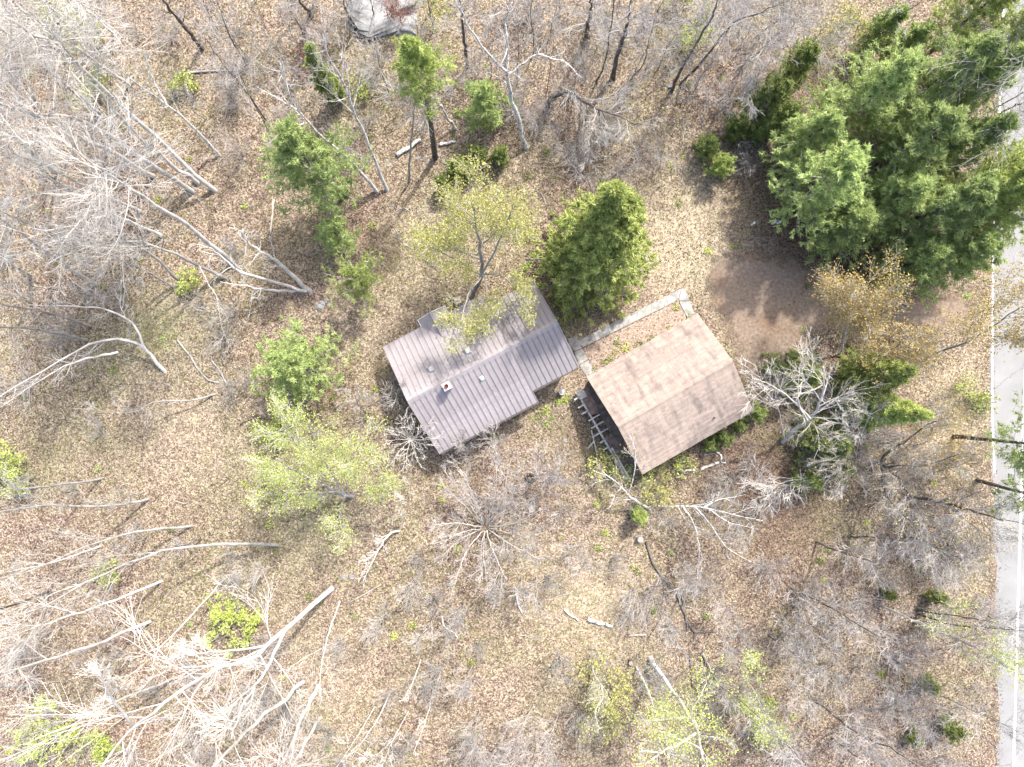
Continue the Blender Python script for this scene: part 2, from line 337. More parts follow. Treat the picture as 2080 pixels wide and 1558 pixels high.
def resample(pts, n):
    pts = np.asarray(pts, float)
    p = np.vstack([2 * pts[0] - pts[1], pts, 2 * pts[-1] - pts[-2]])
    out = []
    m = len(pts) - 1
    for s in np.linspace(0, m - 1e-6, n):
        i = int(s); t = s - i; a, b, c, d = p[i], p[i + 1], p[i + 2], p[i + 3]
        out.append(.5 * ((2 * b) + (c - a) * t + (2 * a - 5 * b + 4 * c - d) * t * t + (3 * b - a - 3 * c + d) * t ** 3))
    return np.array(out)

def lerp_along(X, t):
    """X (m,k,3), t (m,n) -> points (m,n,3), tangents"""
    m, k, _ = X.shape; s = t * (k - 1); i = np.clip(s.astype(int), 0, k - 2); f = (s - i)[..., None]
    r = np.arange(m)[:, None]; a = X[r, i]; b = X[r, i + 1]
    return a * (1 - f) + b * f, nrm(b - a)

def grow(rng, X, R, n, t0, t1, L, ang, k, wob, up, rs, rmin, taper=.6, flat=1.0):
    m = len(X)
    t = (np.arange(n)[None, :] + rng.random((m, n))) / n * (t1 - t0) + t0
    p, T = lerp_along(X, t)
    rp = np.take_along_axis(R, np.clip((t * (R.shape[1] - 1)).astype(int), 0, R.shape[1] - 1), 1)
    q = rng.normal(size=(m, n, 3)); q -= (q * T).sum(-1, keepdims=True) * T; q[..., 2] *= flat; q = nrm(q)
    a = np.radians(ang * rng.uniform(.65, 1.3, (m, n, 1)))
    d = nrm(np.cos(a) * T + np.sin(a) * q)
    ln = np.asarray(L).reshape(-1, 1) * (1 - taper * (t - t0) / max(t1 - t0, 1e-6)) * rng.uniform(.55, 1.2, (m, n))
    pts = [p]
    for _ in range(k - 1):
        p = p + d * (ln / (k - 1))[..., None]; pts.append(p)
        d = nrm(d + rng.normal(size=d.shape) * wob + np.array([0, 0, up]))
    Y = np.stack(pts, 2).reshape(m * n, k, 3)
    Y[..., 2] = np.maximum(Y[..., 2], .03)
    r0 = np.maximum(rp * rs, rmin).reshape(-1, 1)
    RR = r0 + (rmin * .7 - r0) * np.linspace(0, 1, k)[None, :]
    return Y, np.maximum(RR, rmin * .6), ln.reshape(-1)

def leaf_quads(rng, C, size, flatb=.6, jit=0.0):
    n = len(C)
    if jit: C = C + rng.normal(size=C.shape) * jit
    N = nrm(rng.normal(size=(n, 3)) + np.array([0, 0, flatb * 2])); A = nrm(np.cross(N, rng.normal(size=(n, 3)))); B = np.cross(N, A)
    s = (size * rng.uniform(.6, 1.4, n))[:, None]
    V = np.stack([C - A * s * .5, C + B * s * .32 + A * s * .06, C + A * s * .55, C - B * s * .32 + A * s * .06], 1).reshape(-1, 3)
    return V, np.arange(4 * n).reshape(-1, 4)

def blades(rng, C, D, n, length, width, spread):
    m = len(C)
    d = nrm(D[:, None, :] * (1 - spread) + rng.normal(size=(m, n, 3)) * spread)
    w = nrm(np.cross(d, rng.normal(size=(m, n, 3)))) * width * .5
    l = length * rng.uniform(.6, 1.25, (m, n, 1))
    c = C[:, None, :] + rng.normal(size=(m, n, 3)) * length * .15
    V = np.stack([c - w, c + w, c + d * l], 2).reshape(-1, 3)
    return V, np.arange(3 * m * n).reshape(-1, 3)

def trunk_path(rng, pts, h, z0=0.0, bend=1.0):
    """px polyline -> 3-D path rising from z0 to h"""
    pts = np.array(pts, float); seg = np.r_[0, np.cumsum(np.linalg.norm(np.diff(pts, axis=0), axis=1))]; f = seg / seg[-1]
    z = z0 + (h - z0) * f ** bend
    return np.array([P(a, b, c) for (a, b), c in zip(pts, z)])

SEED = [100]
def rng_next():
    SEED[0] += 1; return np.random.default_rng(SEED[0])

def tree(name, label, cat, group, stems, bark, r0, nb=16, bl=.28, n2=6, n3=4, leaf=None, leafn=0, leafs=.13, t0=.35, ang=48, up=.06, wob=.16, twig=None, tmin=.0115, rt=.22):
    """stems: list of (px path, height, z0).  thing > trunk(s), crown, foliage"""
    rng = rng_next(); wob = wob * .62
    base = P(*stems[0][0][0]); root = empty(name, base, 0, label, cat, group)
    parts = []; limbs = []; tips = []
    for si, st in enumerate(stems):
        path, h = st[0], st[1]; z0 = st[2] if len(st) > 2 else 0.0; bend = st[3] if len(st) > 3 else 1.0
        rr = (st[4] if len(st) > 4 else r0 * (1 if si == 0 else .75)) * .85
        X = resample(trunk_path(rng, path, h, z0, bend), 16)
        X[1:-1] += rng.normal(size=(14, 3)) * np.array([1, 1, .2]) * rr * .35
        if z0 == 0: X[0, 2] = -.15
        f = np.linspace(0, 1, 16); R = rr * (1 - (1 - rt) * f ** .9)
        if z0 == 0: R[0] *= 1.2
        V, Fq = tubes(X[None] - base, R[None], 8)
        cap = np.array([[len(V) - 8 + i for i in range(8)]])
        me = mesh_np('trunk', V, [Fq, cap], M[bark], smooth=True); obj('trunk', me, root)
        Lh = np.linalg.norm(X[-1] - X[0]); L0 = Lh if si == 0 else max(L0, Lh); nbs = max(4, int(round(nb * min(1.0, .25 + .75 * Lh / L0))))
        X1, R1, L1 = grow(rng, X[None], R[None], nbs, t0, .99, [bl * Lh], ang, 6, wob, up, .42, tmin * 1.3, .45)
        limbs.append(tubes(X1 - base, R1, 4))
        X2, R2, L2 = grow(rng, X1, R1, n2, .2, 1, L1 * .66, 38, 5, wob * 1.1, up, .55, tmin, .4)
        parts.append(tubes(X2 - base, R2, 3)); last = X2
        if n3:
            X3, R3, L3 = grow(rng, X2, R2, n3 + 1, .12, 1, L2 * .72, 34, 2, wob, up, .6, tmin * .75, .4)
            parts.append(tubes(X3 - base, R3, 3)); last = X3
        tips.append(last)
    Vl, Fl = merge(limbs); V, Fq = merge(parts)
    me = mesh_np('crown', np.vstack([Vl, V]), [np.vstack([Fl, Fq + len(Vl)])], M[bark if bark != 'dark' else (twig or bark)])
    me.materials.append(M[twig or ('twig' if bark == 'birch' else bark)])
    me.polygons.foreach_set('material_index', np.r_[np.zeros(len(Fl), dtype=np.int32), np.ones(len(Fq), dtype=np.int32)])
    obj('crown', me, root)
    if leaf and leafn:
        T = np.concatenate(tips); wt = np.linalg.norm(T[:, -1] - T[:, 0], axis=1) ** 1.5; i = rng.choice(len(T), leafn, p=wt / wt.sum()); f = rng.random((leafn, 1))
        C = T[i, -2] * (1 - f) + T[i, -1] * f - base
        V, Fq = leaf_quads(rng, C, leafs, .3, .22); obj('foliage', mesh_np('foliage', V, [Fq], M[leaf], rng.random(len(Fq))), root)
    return root

def conifer(name, label, cat, group, mid, h, R, mat, cb=.15, kind='pine', dens=1.0, zf=.5, base=None, nl=.26, tip=None):
    rng = rng_next()
    if base is None:
        zm = h * zf; c = np.array([1040., 779.]); base = c + (np.array(mid, float) - c) * (H - zm) / H
    R = R * 1.15
    b = P(*base); root = empty(name, b, 0, label, cat, group)
    top = np.array([b[0], b[1], h]) + np.r_[rng.normal(size=2) * .02 * h, 0]
    if tip is not None: top = P(tip[0], tip[1], h)
    X = resample([b + [0, 0, -.1], (b + top) / 2 + np.r_[rng.normal(size=2) * .015 * h, 0], top], 12)
    r0 = .035 + .0125 * h; Rt = r0 * (1 - .9 * np.linspace(0, 1, 12))
    V, Fq = tubes(X[None] - b, Rt[None], 7); obj('trunk', mesh_np('trunk', V, [Fq], M['dark'], smooth=True), root)
    nb = int(max(14, h * (1 - cb) / (.5 if kind == 'pine' else .34) * 5.5) * min(1.0, .6 + .4 * dens))
    t = cb + (1 - cb) * (np.arange(nb) + rng.random(nb)) / nb * .985
    u = (t - cb) / (1 - cb)
    if kind == 'pine': prof = np.clip((1 - u) ** .62 * (.55 + 1.0 * np.minimum(u * 3, .45)), .08, None) * rng.uniform(.4, 1.2, nb)
    elif kind == 'spruce': prof = np.clip((1 - u) ** .85, .05, None) * rng.uniform(.72, 1.08, nb)
    else: prof = np.clip(np.sqrt(np.clip(1 - (u * 1.0) ** 2, 0, 1)) * (.6 + .4 * np.minimum(u * 4, 1)), .12, None) * rng.uniform(.65, 1.08, nb)
    L = R * prof
    p, T = lerp_along(X[None], t[None]); p = p[0]
    az = np.arange(nb) * 2.39996 + rng.normal(size=nb) * .5
    el = {'pine': np.radians(8 + 30 * u), 'spruce': np.radians(-14 + 40 * u), 'bush': np.radians(20 + 45 * u)}[kind] + rng.normal(size=nb) * .12
    d = np.stack([np.cos(az) * np.cos(el), np.sin(az) * np.cos(el), np.sin(el)], -1)
    k = 6; pts = [p]
    for i in range(k - 1):
        p = p + d * (L / (k - 1))[:, None]; pts.append(p)
        d = nrm(d + rng.normal(size=d.shape) * .10 + np.array([0, 0, (.05 if kind != 'spruce' else (-.06 if i < 3 else .14))]))
    X1 = np.stack(pts, 1); X1[..., 2] = np.maximum(X1[..., 2], .05)
    R1 = np.maximum(.012 * L[:, None] * (1 - np.linspace(0, .85, k))[None], .008)
    n2 = {'pine': 9, 'spruce': 10, 'bush': 7}[kind]
    X2, R2, L2 = grow(rng, X1, R1, n2, .25 if kind == 'pine' else .1, 1, L * (.36 if kind == 'pine' else .30), 52, 4, .12, .03, .5, .006, .5, .35)
    V, Fq = merge([tubes(X1 - b, R1, 3)] + ([tubes(X2[:, ::3] - b, R2[:, ::3], 3)] if kind == 'pine' else [])); obj('limbs', mesh_np('limbs', V, [Fq], M['grey']), root)
    nt_ = {'pine': 4, 'spruce': 4, 'bush': 3}[kind]
    tt = np.clip((np.arange(nt_)[None] + rng.random((len(X2), nt_))) / nt_ * .8 + .25, 0, 1)
    C, D = lerp_along(X2, tt); C = C.reshape(-1, 3) - b; D = D.reshape(-1, 3)
    D = nrm(D + np.array([0, 0, .35 if kind == 'pine' else .1]))
    nbl = max(4, int(6 * dens)); 
    nl *= 1.1; V, Fq = blades(rng, C, D, nbl, nl, nl * (.24 if kind == 'pine' else .32), .5 if kind == 'pine' else .42)
    clump = rng.normal(size=len(X2)) * .16
    rnd = np.clip(.5 + np.repeat(clump, nt_ * nbl) + rng.normal(size=len(Fq)) * .17, 0, 1)
    obj('foliage', mesh_np('foliage', V, [Fq], M[mat], rnd), root)
    return root

# ---------------------------------------------------------------- ground, driveway, road
def gsum(PX, PY, blobs):
    s = np.zeros_like(PX)
    for x, y, r, w in blobs: s += w * np.exp(-((PX - x) ** 2 + (PY - y) ** 2) / (2 * (r * .6) ** 2))
    return np.clip(s, 0, 1)

STRAW = [(1390, 430, 130, .9), (1340, 540, 90, .8), (1470, 560, 90, .5), (1250, 1270, 130, .35), (1140, 1150, 120, .3), (1900, 900, 110, .7), (1940, 760, 90, .45),
         (760, 650, 90, .35), (380, 900, 140, .35), (700, 1400, 150, .35), (1180, 1240, 90, .4), (860, 500, 90, .5), (1160, 790, 30, .7), (1000, 860, 120, .12)]
MOSS = [(330, 680, 110, .5), (120, 900, 160, .45), (520, 1050, 150, .4), (1240, 1390, 120, .5), (860, 60, 140, .2), (1180, 120, 140, .25), (1950, 820, 80, .7), (840, 520, 110, .6), (960, 470, 130, .5),
        (1180, 640, 80, .7), (1120, 640, 60, .6), (1220, 930, 60, .7), (1300, 960, 70, .5), (1120, 850, 60, .4), (700, 200, 120, .25), (1330, 800, 60, .3), (1420, 560, 60, .5), (1480, 700, 50, .4),
        (250, 640, 120, .25), (650, 1000, 160, .5), (1640, 960, 150, .4), (1700, 60, 120, .4), (1380, 60, 80, .4), (1960, 1130, 100, .3)]
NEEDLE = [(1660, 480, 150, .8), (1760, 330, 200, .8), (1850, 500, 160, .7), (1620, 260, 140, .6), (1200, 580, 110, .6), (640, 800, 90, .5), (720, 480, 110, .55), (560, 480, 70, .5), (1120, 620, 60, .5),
          (1580, 1010, 130, .6), (1640, 900, 130, .6), (1490, 940, 110, .6), (1180, 880, 60, .7), (940, 900, 90, .4), (1600, 1120, 130, .45), (1100, 970, 80, .4), (1520, 380, 90, .35), (1180, 380, 80, .35)]
g = np.concatenate([[-300, -200, -120, -80, -60], np.arange(-46, 46.01, .6), [60, 80, 120, 200, 300]])
gx, gy = np.meshgrid(g, g); ng = len(g)
V = np.stack([gx.ravel(), gy.ravel(), np.zeros(gx.size)], 1)
ii = np.arange(ng * ng).reshape(ng, ng)
Fq = np.stack([ii[:-1, :-1], ii[:-1, 1:], ii[1:, 1:], ii[1:, :-1]], -1).reshape(-1, 4)
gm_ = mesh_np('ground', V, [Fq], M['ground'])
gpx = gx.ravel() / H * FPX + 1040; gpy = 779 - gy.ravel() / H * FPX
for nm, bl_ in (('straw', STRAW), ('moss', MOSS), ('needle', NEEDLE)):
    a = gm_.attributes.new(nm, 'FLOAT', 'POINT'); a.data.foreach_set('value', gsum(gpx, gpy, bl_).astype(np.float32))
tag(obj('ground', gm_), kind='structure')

def inside(poly, x, y):
    poly = np.asarray(poly, float); r = np.zeros(x.shape, bool); j = len(poly) - 1
    for i in range(len(poly)):
        xi, yi = poly[i]; xj, yj = poly[j]
        c = ((yi > y) != (yj > y)) & (x < (xj - xi) * (y - yi) / (yj - yi + 1e-12) + xi); r ^= c; j = i
    return r

def edge_dist(poly, x, y):
    poly = np.asarray(poly, float); best = np.full(x.shape, 1e9)
    for i in range(len(poly)):
        a = poly[i]; b = poly[(i + 1) % len(poly)]; ab = b - a
        t = np.clip(((x - a[0]) * ab[0] + (y - a[1]) * ab[1]) / (ab @ ab), 0, 1)
        best = np.minimum(best, np.hypot(x - a[0] - t * ab[0], y - a[1] - t * ab[1]))
    return best

def sheet(name, poly_px, z, mat, fade, step=.4):
    poly = np.array([P(*p)[:2] for p in poly_px]); lo = poly.min(0) - step; hi = poly.max(0) + step
    xs = np.arange(lo[0], hi[0], step); ys = np.arange(lo[1], hi[1], step); X_, Y_ = np.meshgrid(xs, ys)
    ins = inside(poly, X_, Y_); cov = np.where(ins, np.clip(edge_dist(poly, X_, Y_) / fade, 0, 1), 0)
    idx = np.arange(X_.size).reshape(X_.shape)
    q = np.stack([idx[:-1, :-1], idx[:-1, 1:], idx[1:, 1:], idx[1:, :-1]], -1).reshape(-1, 4)
    q = q[ins.ravel()[q].any(1)]; used, inv = np.unique(q, return_inverse=True)
    V = np.stack([X_.ravel()[used], Y_.ravel()[used], np.full(len(used), z)], 1)
    me = mesh_np(name, V, [inv.reshape(-1, 4)], mat)
    a = me.attributes.new('cover', 'FLOAT', 'POINT'); a.data.foreach_set('value', cov.ravel()[used].astype(np.float32))
    return tag(obj(name, me), kind='structure')

DRIVE = [(1395, 560), (1440, 490), (1530, 470), (1640, 490), (1720, 530), (1820, 560), (1920, 565), (2016, 560), (2016, 715), (1920, 705), (1800, 715), (1690, 705), (1640, 740), (1590, 800), (1540, 840), (1490, 800), (1455, 700), (1415, 630)]
sheet('driveway', DRIVE, .004, M['dirt'], 3.2)

rl = [(2044, -260), (2036, 0), (2026, 250), (2014, 480), (2012, 640), (2011, 800), (2014, 950), (2020, 1100), (2024, 1300), (2027, 1500), (2031, 1760)]
rng = np.random.default_rng(5)
yy = np.linspace(-250, 1750, 170); ex = np.interp(yy, [p[1] for p in rl], [p[0] for p in rl]) + np.convolve(rng.normal(size=170), np.ones(5) / 5, 'same') * np.where(yy > 900, 8.0, 2.4)
L_ = np.array([P(a, b, .006) for a, b in zip(ex, yy)]); Rr = L_.copy(); Rr[:, 0] = L_[:, 0].mean() + 8.5
n = len(yy); V = np.vstack([L_, Rr, L_ - [0, 0, .05]]); q = [(i + 1, i, n + i, n + i + 1) for i in range(n - 1)] + [(2 * n + i + 1, 2 * n + i, i, i + 1) for i in range(n - 1)]
tag(obj('road', mesh_np('road', V, [np.array(q)], M['asphalt'])), kind='structure')
def stripe(name, pts, w):
    c = np.array([P(a, b, .010) for a, b in pts]); t = nrm(np.gradient(c, axis=0)); s = np.stack([-t[:, 1], t[:, 0], np.zeros(len(t))], 1) * w / 2
    k = len(c); V = np.vstack([c - s, c + s]); q = np.array([(i, i + 1, k + i + 1, k + i) for i in range(k - 1)])
    return obj(name, mesh_np(name, V, [q], M['paint']))
road = bpy.data.objects['road']
s1 = stripe('lane_line', [(2098, 100), (2091, 400), (2084, 700), (2078, 900), (2071, 1130), (2064, 1380), (2058, 1580), (2052, 1750)], .17); s1.parent = road
s2 = stripe('edge_line', [(2046, -200), (2030, 250), (2018, 500), (2016.5, 640), (2015.5, 800), (2017, 880), (2020, 960)], .13); s2.parent = road
# leaves and sand blown over the pavement edge
sheet('leafy_verge', [(2010, 640), (2026, 660), (2022, 800), (2024, 960), (2032, 1100), (2032, 1300), (2036, 1450), (2034, 1560), (2010, 1560), (2000, 1100), (2000, 800)], .0145, M['verge'], 1.1, .15)

# ---------------------------------------------------------------- the house with the brown metal roof
HT = math.radians(27.8)
house = empty('ranch_house', (-7.26, -1.2, 0), HT, 'long low house with brown ribbed metal roof and square chimney', 'house')
def roof_slope(parent, x0, x1, yr, zr, ye, ze, mat, name, pw=.432):
    """standing-seam panels from ridge (yr,zr) to eave (ye,ze), one mesh per panel with its raised seam"""
    npan = max(1, round((x1 - x0) / pw)); w = (x1 - x0) / npan; me = None
    nv = np.array([0, -(ze - zr), (ye - yr)]); nv = nv / np.linalg.norm(nv); nv = nv if nv[2] > 0 else -nv
    prof = [(0, 0), (w * .33, .004), (w * .62, .004), (w - .036, 0), (w - .034, .062), (w - .006, .062), (w - .004, 0), (w - .001, 0)]
    for i in range(npan):
        if me is None:
            V = [np.array([a, yv, zv]) + nv * hgt for yv, zv in ((yr, zr), (ye, ze)) for a, hgt in prof]; k = len(prof)
            F_ = [(j, j + 1, k + j + 1, k + j) if ye > yr else (j + 1, j, k + j, k + j + 1) for j in range(k - 1)]
            me = MB().add(V, [f[::-1] for f in F_]).mesh(name, mat)
        obj(name, me, parent, (x0 + i * w, 0, 0))
ROOFM, ZR, ZE = M['metalroof'], 4.70, 2.70
def gable_deck(x0, x1, yh, zr, ze, t=.14):
    b = MB(); V = []
    for x in (x0, x1): V += [(x, 0, zr - .02), (x, yh, ze - .02), (x, yh, ze - t), (x, 0, zr - t), (x, -yh, ze - t), (x, -yh, ze - .02)]
    b.add(V, [(0, 6, 7, 1), (0, 5, 11, 6), (1, 7, 8, 2), (2, 8, 9, 3), (3, 9, 10, 4), (4, 10, 11, 5), (0, 1, 2, 3), (0, 3, 4, 5), (6, 9, 8, 7), (6, 11, 10, 9)])
    return b
mainroof = gable_deck(0, 8.05, 4.35, ZR, ZE).build('main_roof', M['darktrim'], house)
siderof = gable_deck(8.06, 11.75, 3.47, 4.63, 3.03).build('wing_roof', M['darktrim'], house)
for ys in (1, -1):
    roof_slope(mainroof, 0, 8.05, 0, ZR, ys * 4.37, ZE - .005, ROOFM, 'roof_panel')
    roof_slope(siderof, 8.06, 11.76, 0, 4.63, ys * 3.49, 3.025, M['wingroof'], 'roof_panel')
def ridge_cap(parent, x0, x1, zr, slope, w=.27):
    b = MB(); z = zr + .055
    b.add([(x, y, z - abs(y) * slope + (0 if abs(y) < w else -.03)) for x in (x0, x1) for y in (-w - .001, -w, 0, w, w + .001)], [(j + 1, j, 5 + j, 6 + j) for j in range(4)])
    return b.build('ridge_cap', ROOFM, parent)
ridge_cap(mainroof, -.02, 8.07, ZR, .46); ridge_cap(siderof, 8.08, 11.78, 4.63, .46, .22)
for x in (-.04, 8.0):      # rake trim
    for ys in (1, -1): MB().beam((x + .02, 0, ZR - .06), (x + .02, ys * 4.37, ZE - .06), .04, .2).build('rake_trim', M['metalroof'], mainroof)
for ys in (1, -1): MB().beam((11.77, 0, 4.57), (11.77, ys * 3.49, 2.97), .04, .2).build('rake_trim', M['metalroof'], siderof)
# walls with gable ends
def gable_walls(x0, x1, yh, ze, zr, oh=.35):
    b = MB(); y = yh - oh; z = ze + oh * (zr - ze) / yh - .16
    prof = [(-y, -.2), (y, -.2), (y, z), (0, zr - .17), (-y, z)]
    V = [(x, p, q) for x in (x0, x1) for p, q in prof]
    b.add(V, [(4, 3, 2, 1, 0), (5, 6, 7, 8, 9)] + [(i, (i + 1) % 5, 5 + (i + 1) % 5, 5 + i) for i in range(5)]); return b
gable_walls(.3, 7.8, 4.35, ZE, ZR).build('main_wall', M['siding'], house)
gable_walls(7.82, 11.45, 3.47, 3.03, 4.63).build('wing_wall', M['siding'], house)
for x, y, w in ((1.6, -4.0, 1.2), (4.2, -4.0, 1.5), (6.6, -4.0, .9), (9.6, -3.12, 1.2), (2.2, 4.0, 1.2), (6.6, 4.0, 1.2), (10.2, 3.12, 1.0)):
    sy = math.copysign(1, y); wd = MB().box(x - w / 2, x + w / 2, min(y, y + sy * .05), max(y, y + sy * .05), 1.0, 2.1).build('window', M['white'], house)
    for q in (0, 1):
        xa = x - w / 2 + .06 + q * (w / 2 - .03)
        MB().box(xa, xa + w / 2 - .09, min(y + sy * .05, y + sy * .058), max(y + sy * .05, y + sy * .058), 1.06, 2.04).build('pane', M['glass'], wd)
dr = MB().box(11.45, 11.5, -.5, .45, .15, 2.2).build('door', M['white'], house); MB().box(11.5, 11.53, -.42, -.34, 1.1, 1.2).build('handle', M['galv'], dr)
# cross gable over the entry, on the upper slope
cx, hw, zt, yo = 4.2, 1.1, 3.34, 4.88
cg = MB(); ym = 4.35 * (ZR - zt) / 2.0; zee = zt - .64
ye_ = 4.35 * (ZR - zee) / 2.0
cg.add([(cx, ym, zt + .02), (cx, yo, zt + .02), (cx - hw, yo, zee), (cx - hw, ye_, zee + .03), (cx + hw, yo, zee), (cx + hw, ye_, zee + .03)], [(0, 1, 2, 3), (1, 0, 5, 4)])
cgo = cg.build('entry_gable', M['metalroof'], house)
for sx in (-1, 1):
    for r in range(1, 5):
        f = r / 5; x = cx + sx * hw * f; z = zt + .035 - (zt - zee) * f; y0 = ym + (ye_ - ym) * f
        MB().beam((x, y0 + .02, z), (x, yo, z), .03, .035).build('rib', M['metalroof'], cgo)
    MB().beam((cx, yo + .02, zt - .05), (cx + sx * hw, yo + .02, zee - .05), .03, .16).build('fascia', M['white'], cgo)
    MB().beam((cx + sx * (hw + .01), ye_, zee - .04), (cx + sx * (hw + .01), yo, zee - .04), .03, .12).build('fascia', M['white'], cgo)
MB().beam((cx, ym, zt + .05), (cx, yo + .03, zt + .05), .16, .03).build('ridge_cap', M['metalroof'], cgo)
MB().box(cx - .9, cx + .9, 3.9, 4.6, -.1, zee - .02).build('entry_wall', M['siding'], house)
ed = MB().box(cx - .45, cx + .45, 4.6, 4.64, .1, 2.1).build('entry_door', M['white'], house); MB().box(cx + .3, cx + .36, 4.64, 4.68, 1.0, 1.1).build('handle', M['galv'], ed)
# chimney, vents
ch = MB().box(2.72, 3.18, -.62, -.18, 3.9, 5.45).build('chimney', M['block'], house)
MB().box(2.67, 3.23, -.67, -.13, 5.45, 5.55).build('cap', M['block'], ch)
MB().lathe([(.13, 5.5), (.15, 5.72), (.11, 5.72), (.10, 5.58)], 16, (2.95, -.4)).build('flue', M['flue'], ch)
for k_, (px, py, z) in enumerate(((950, 712.5, 4.2), (876, 749, 4.2))):
    w = P(px, py, z) - np.array([-7.26, -1.2, 0]); lx = w[0] * math.cos(HT) + w[1] * math.sin(HT); ly = -w[0] * math.sin(HT) + w[1] * math.cos(HT)
    zz = ZR - abs(ly) * .46
    rv = MB().box(lx - .17, lx + .17, ly - .17, ly + .17, zz - .1, zz + .16).build('roof_vent', M['galv'], house)
    MB().add([(lx - .22, ly - .22, zz + .16), (lx + .22, ly - .22, zz + .16), (lx + .22, ly + .22, zz + .16), (lx - .22, ly + .22, zz + .16),
              (lx - .15, ly - .15, zz + .23), (lx + .15, ly - .15, zz + .23), (lx + .15, ly + .15, zz + .23), (lx - .15, ly + .15, zz + .23)],
             [(4, 5, 6, 7), (0, 1, 5, 4), (1, 2, 6, 5), (2, 3, 7, 6), (3, 0, 4, 7), (3, 2, 1, 0)]).build('cover', M['galv'], rv)
w = P(979, 768, 4.3) - np.array([-7.26, -1.2, 0]); lx = w[0] * math.cos(HT) + w[1] * math.sin(HT); ly = -w[0] * math.sin(HT) + w[1] * math.cos(HT); zz = ZR - abs(ly) * .46
pv = MB().beam((lx, ly - .14, zz + .10), (lx, ly + .14, zz - .02 + .14), .28, .02).build('plumbing_vent', M['bluegrey'], house)
MB().lathe([(.055, zz), (.055, zz + .38), (.04, zz + .38), (.04, zz + .3)], 14, (lx, ly)).build('pipe', M['white'], pv)
# dark bulkhead on the end wall
bk = MB(); bk.add([(-.75, .2, 1.15), (.3, .2, 1.7), (.3, 1.9, 1.7), (-.75, 1.9, 1.15), (-.75, .2, -.1), (.3, .2, -.1), (.3, 1.9, -.1), (-.75, 1.9, -.1)],
       [(0, 1, 2, 3), (4, 5, 1, 0), (5, 6, 2, 1), (6, 7, 3, 2), (7, 4, 0, 3)]); bk.build('bulkhead', M['darktrim'], house)
# gutters along the lower eaves
MB().beam((.05, -4.45, ZE - .07), (8.05, -4.45, ZE - .07), .1, .1).build('gutter', M['darktrim'], house)
MB().beam((8.1, -3.57, 2.96), (11.7, -3.57, 2.96), .1, .1).build('gutter', M['darktrim'], house)

# ---------------------------------------------------------------- the garage with the tan shingle roof
GT = math.radians(29.8)
GO = np.array([7.45, -3.02, 0]); garage = empty('shingled_garage', GO, GT, 'wide garage with weathered tan shingle roof beside dirt driveway', 'garage')
GL, GY, GZR, GZE = 9.15, 4.05, 4.4, 2.6
groof = gable_deck(0, GL, GY, GZR, GZE).build('roof', M['tansiding'], garage)
sl = math.hypot(GY, GZR - GZE); nc = 31; rngs = np.random.default_rng(9)
for ys in (1, -1):
    for c in range(nc):
        f0 = max(0, (c - .35) / nc); f1 = (c + 1) / nc
        y0, z0 = ys * GY * f0, GZR - (GZR - GZE) * f0; y1, z1 = ys * (GY + .03) * f1, GZR - (GZR - GZE) * f1
        x = -.03; V = []; F_ = []; off = (c % 2) * .15
        # one course: a strip with a proud lower edge cut into tabs of slightly uneven depth
        xs = np.concatenate([[-.03], np.arange(off + .15, GL, .61), [GL + .03]])
        for a_, b_ in zip(xs[:-1], xs[1:]):
            dj = rngs.uniform(-.012, .012); k = len(V); up = .024
            yy1 = y1 + ys * dj
            V += [(a_ + .006, y0, z0 + .004), (b_ - .006, y0, z0 + .004), (b_ - .006, yy1, z1 + .004 + up), (a_ + .006, yy1, z1 + .004 + up), (b_ - .006, yy1, z1 - .004), (a_ + .006, yy1, z1 - .004)]
            F_ += [(k + 3, k + 2, k + 1, k), (k + 5, k + 4, k + 2, k + 3)] if ys > 0 else [(k, k + 1, k + 2, k + 3), (k + 3, k + 2, k + 4, k + 5)]
        b = MB(); b.add(V, F_); b.build('shingle_course', M['shingle'], groof)
b = MB(); b.add([(x, y, GZR + .035 - abs(y) * .42) for x in (-.035, GL + .035) for y in (-.13, 0, .13)], [(1, 0, 3, 4), (2, 1, 4, 5)]); b.build('ridge_cap', M['shingle'], groof)
gable_walls(.3, GL - .3, GY, GZE, GZR).build('wall', M['tansiding'], garage)
for ys in (1, -1):
    MB().beam((-.04, 0, GZR - .08), (-.04, ys * (GY + .02), GZE - .08), .03, .16).build('rake_trim', M['tansiding'], groof)
    MB().beam((GL + .04, 0, GZR - .08), (GL + .04, ys * (GY + .02), GZE - .08), .03, .16).build('rake_trim', M['tansiding'], groof)
    MB().beam((0, ys * (GY + .01), GZE - .09), (GL, ys * (GY + .01), GZE - .09), .03, .14).build('fascia', M['darktrim'], groof)
for y in (-2.0, 1.0):
    gd = MB().box(GL - .3, GL - .25, y - 1.2, y + 1.2, .05, 2.15).build('garage_door', M['white'], garage)
    for r in range(4): MB().box(GL - .25, GL - .235, y - 1.15, y + 1.15, .1 + r * .51, .55 + r * .51).build('panel', M['white'], gd)
MB().lathe([(.05, 3.0), (.05, 3.35), (.03, 3.35)], 10, (6.4, -3.0)).build('roof_vent_pipe', M['darktrim'], garage)

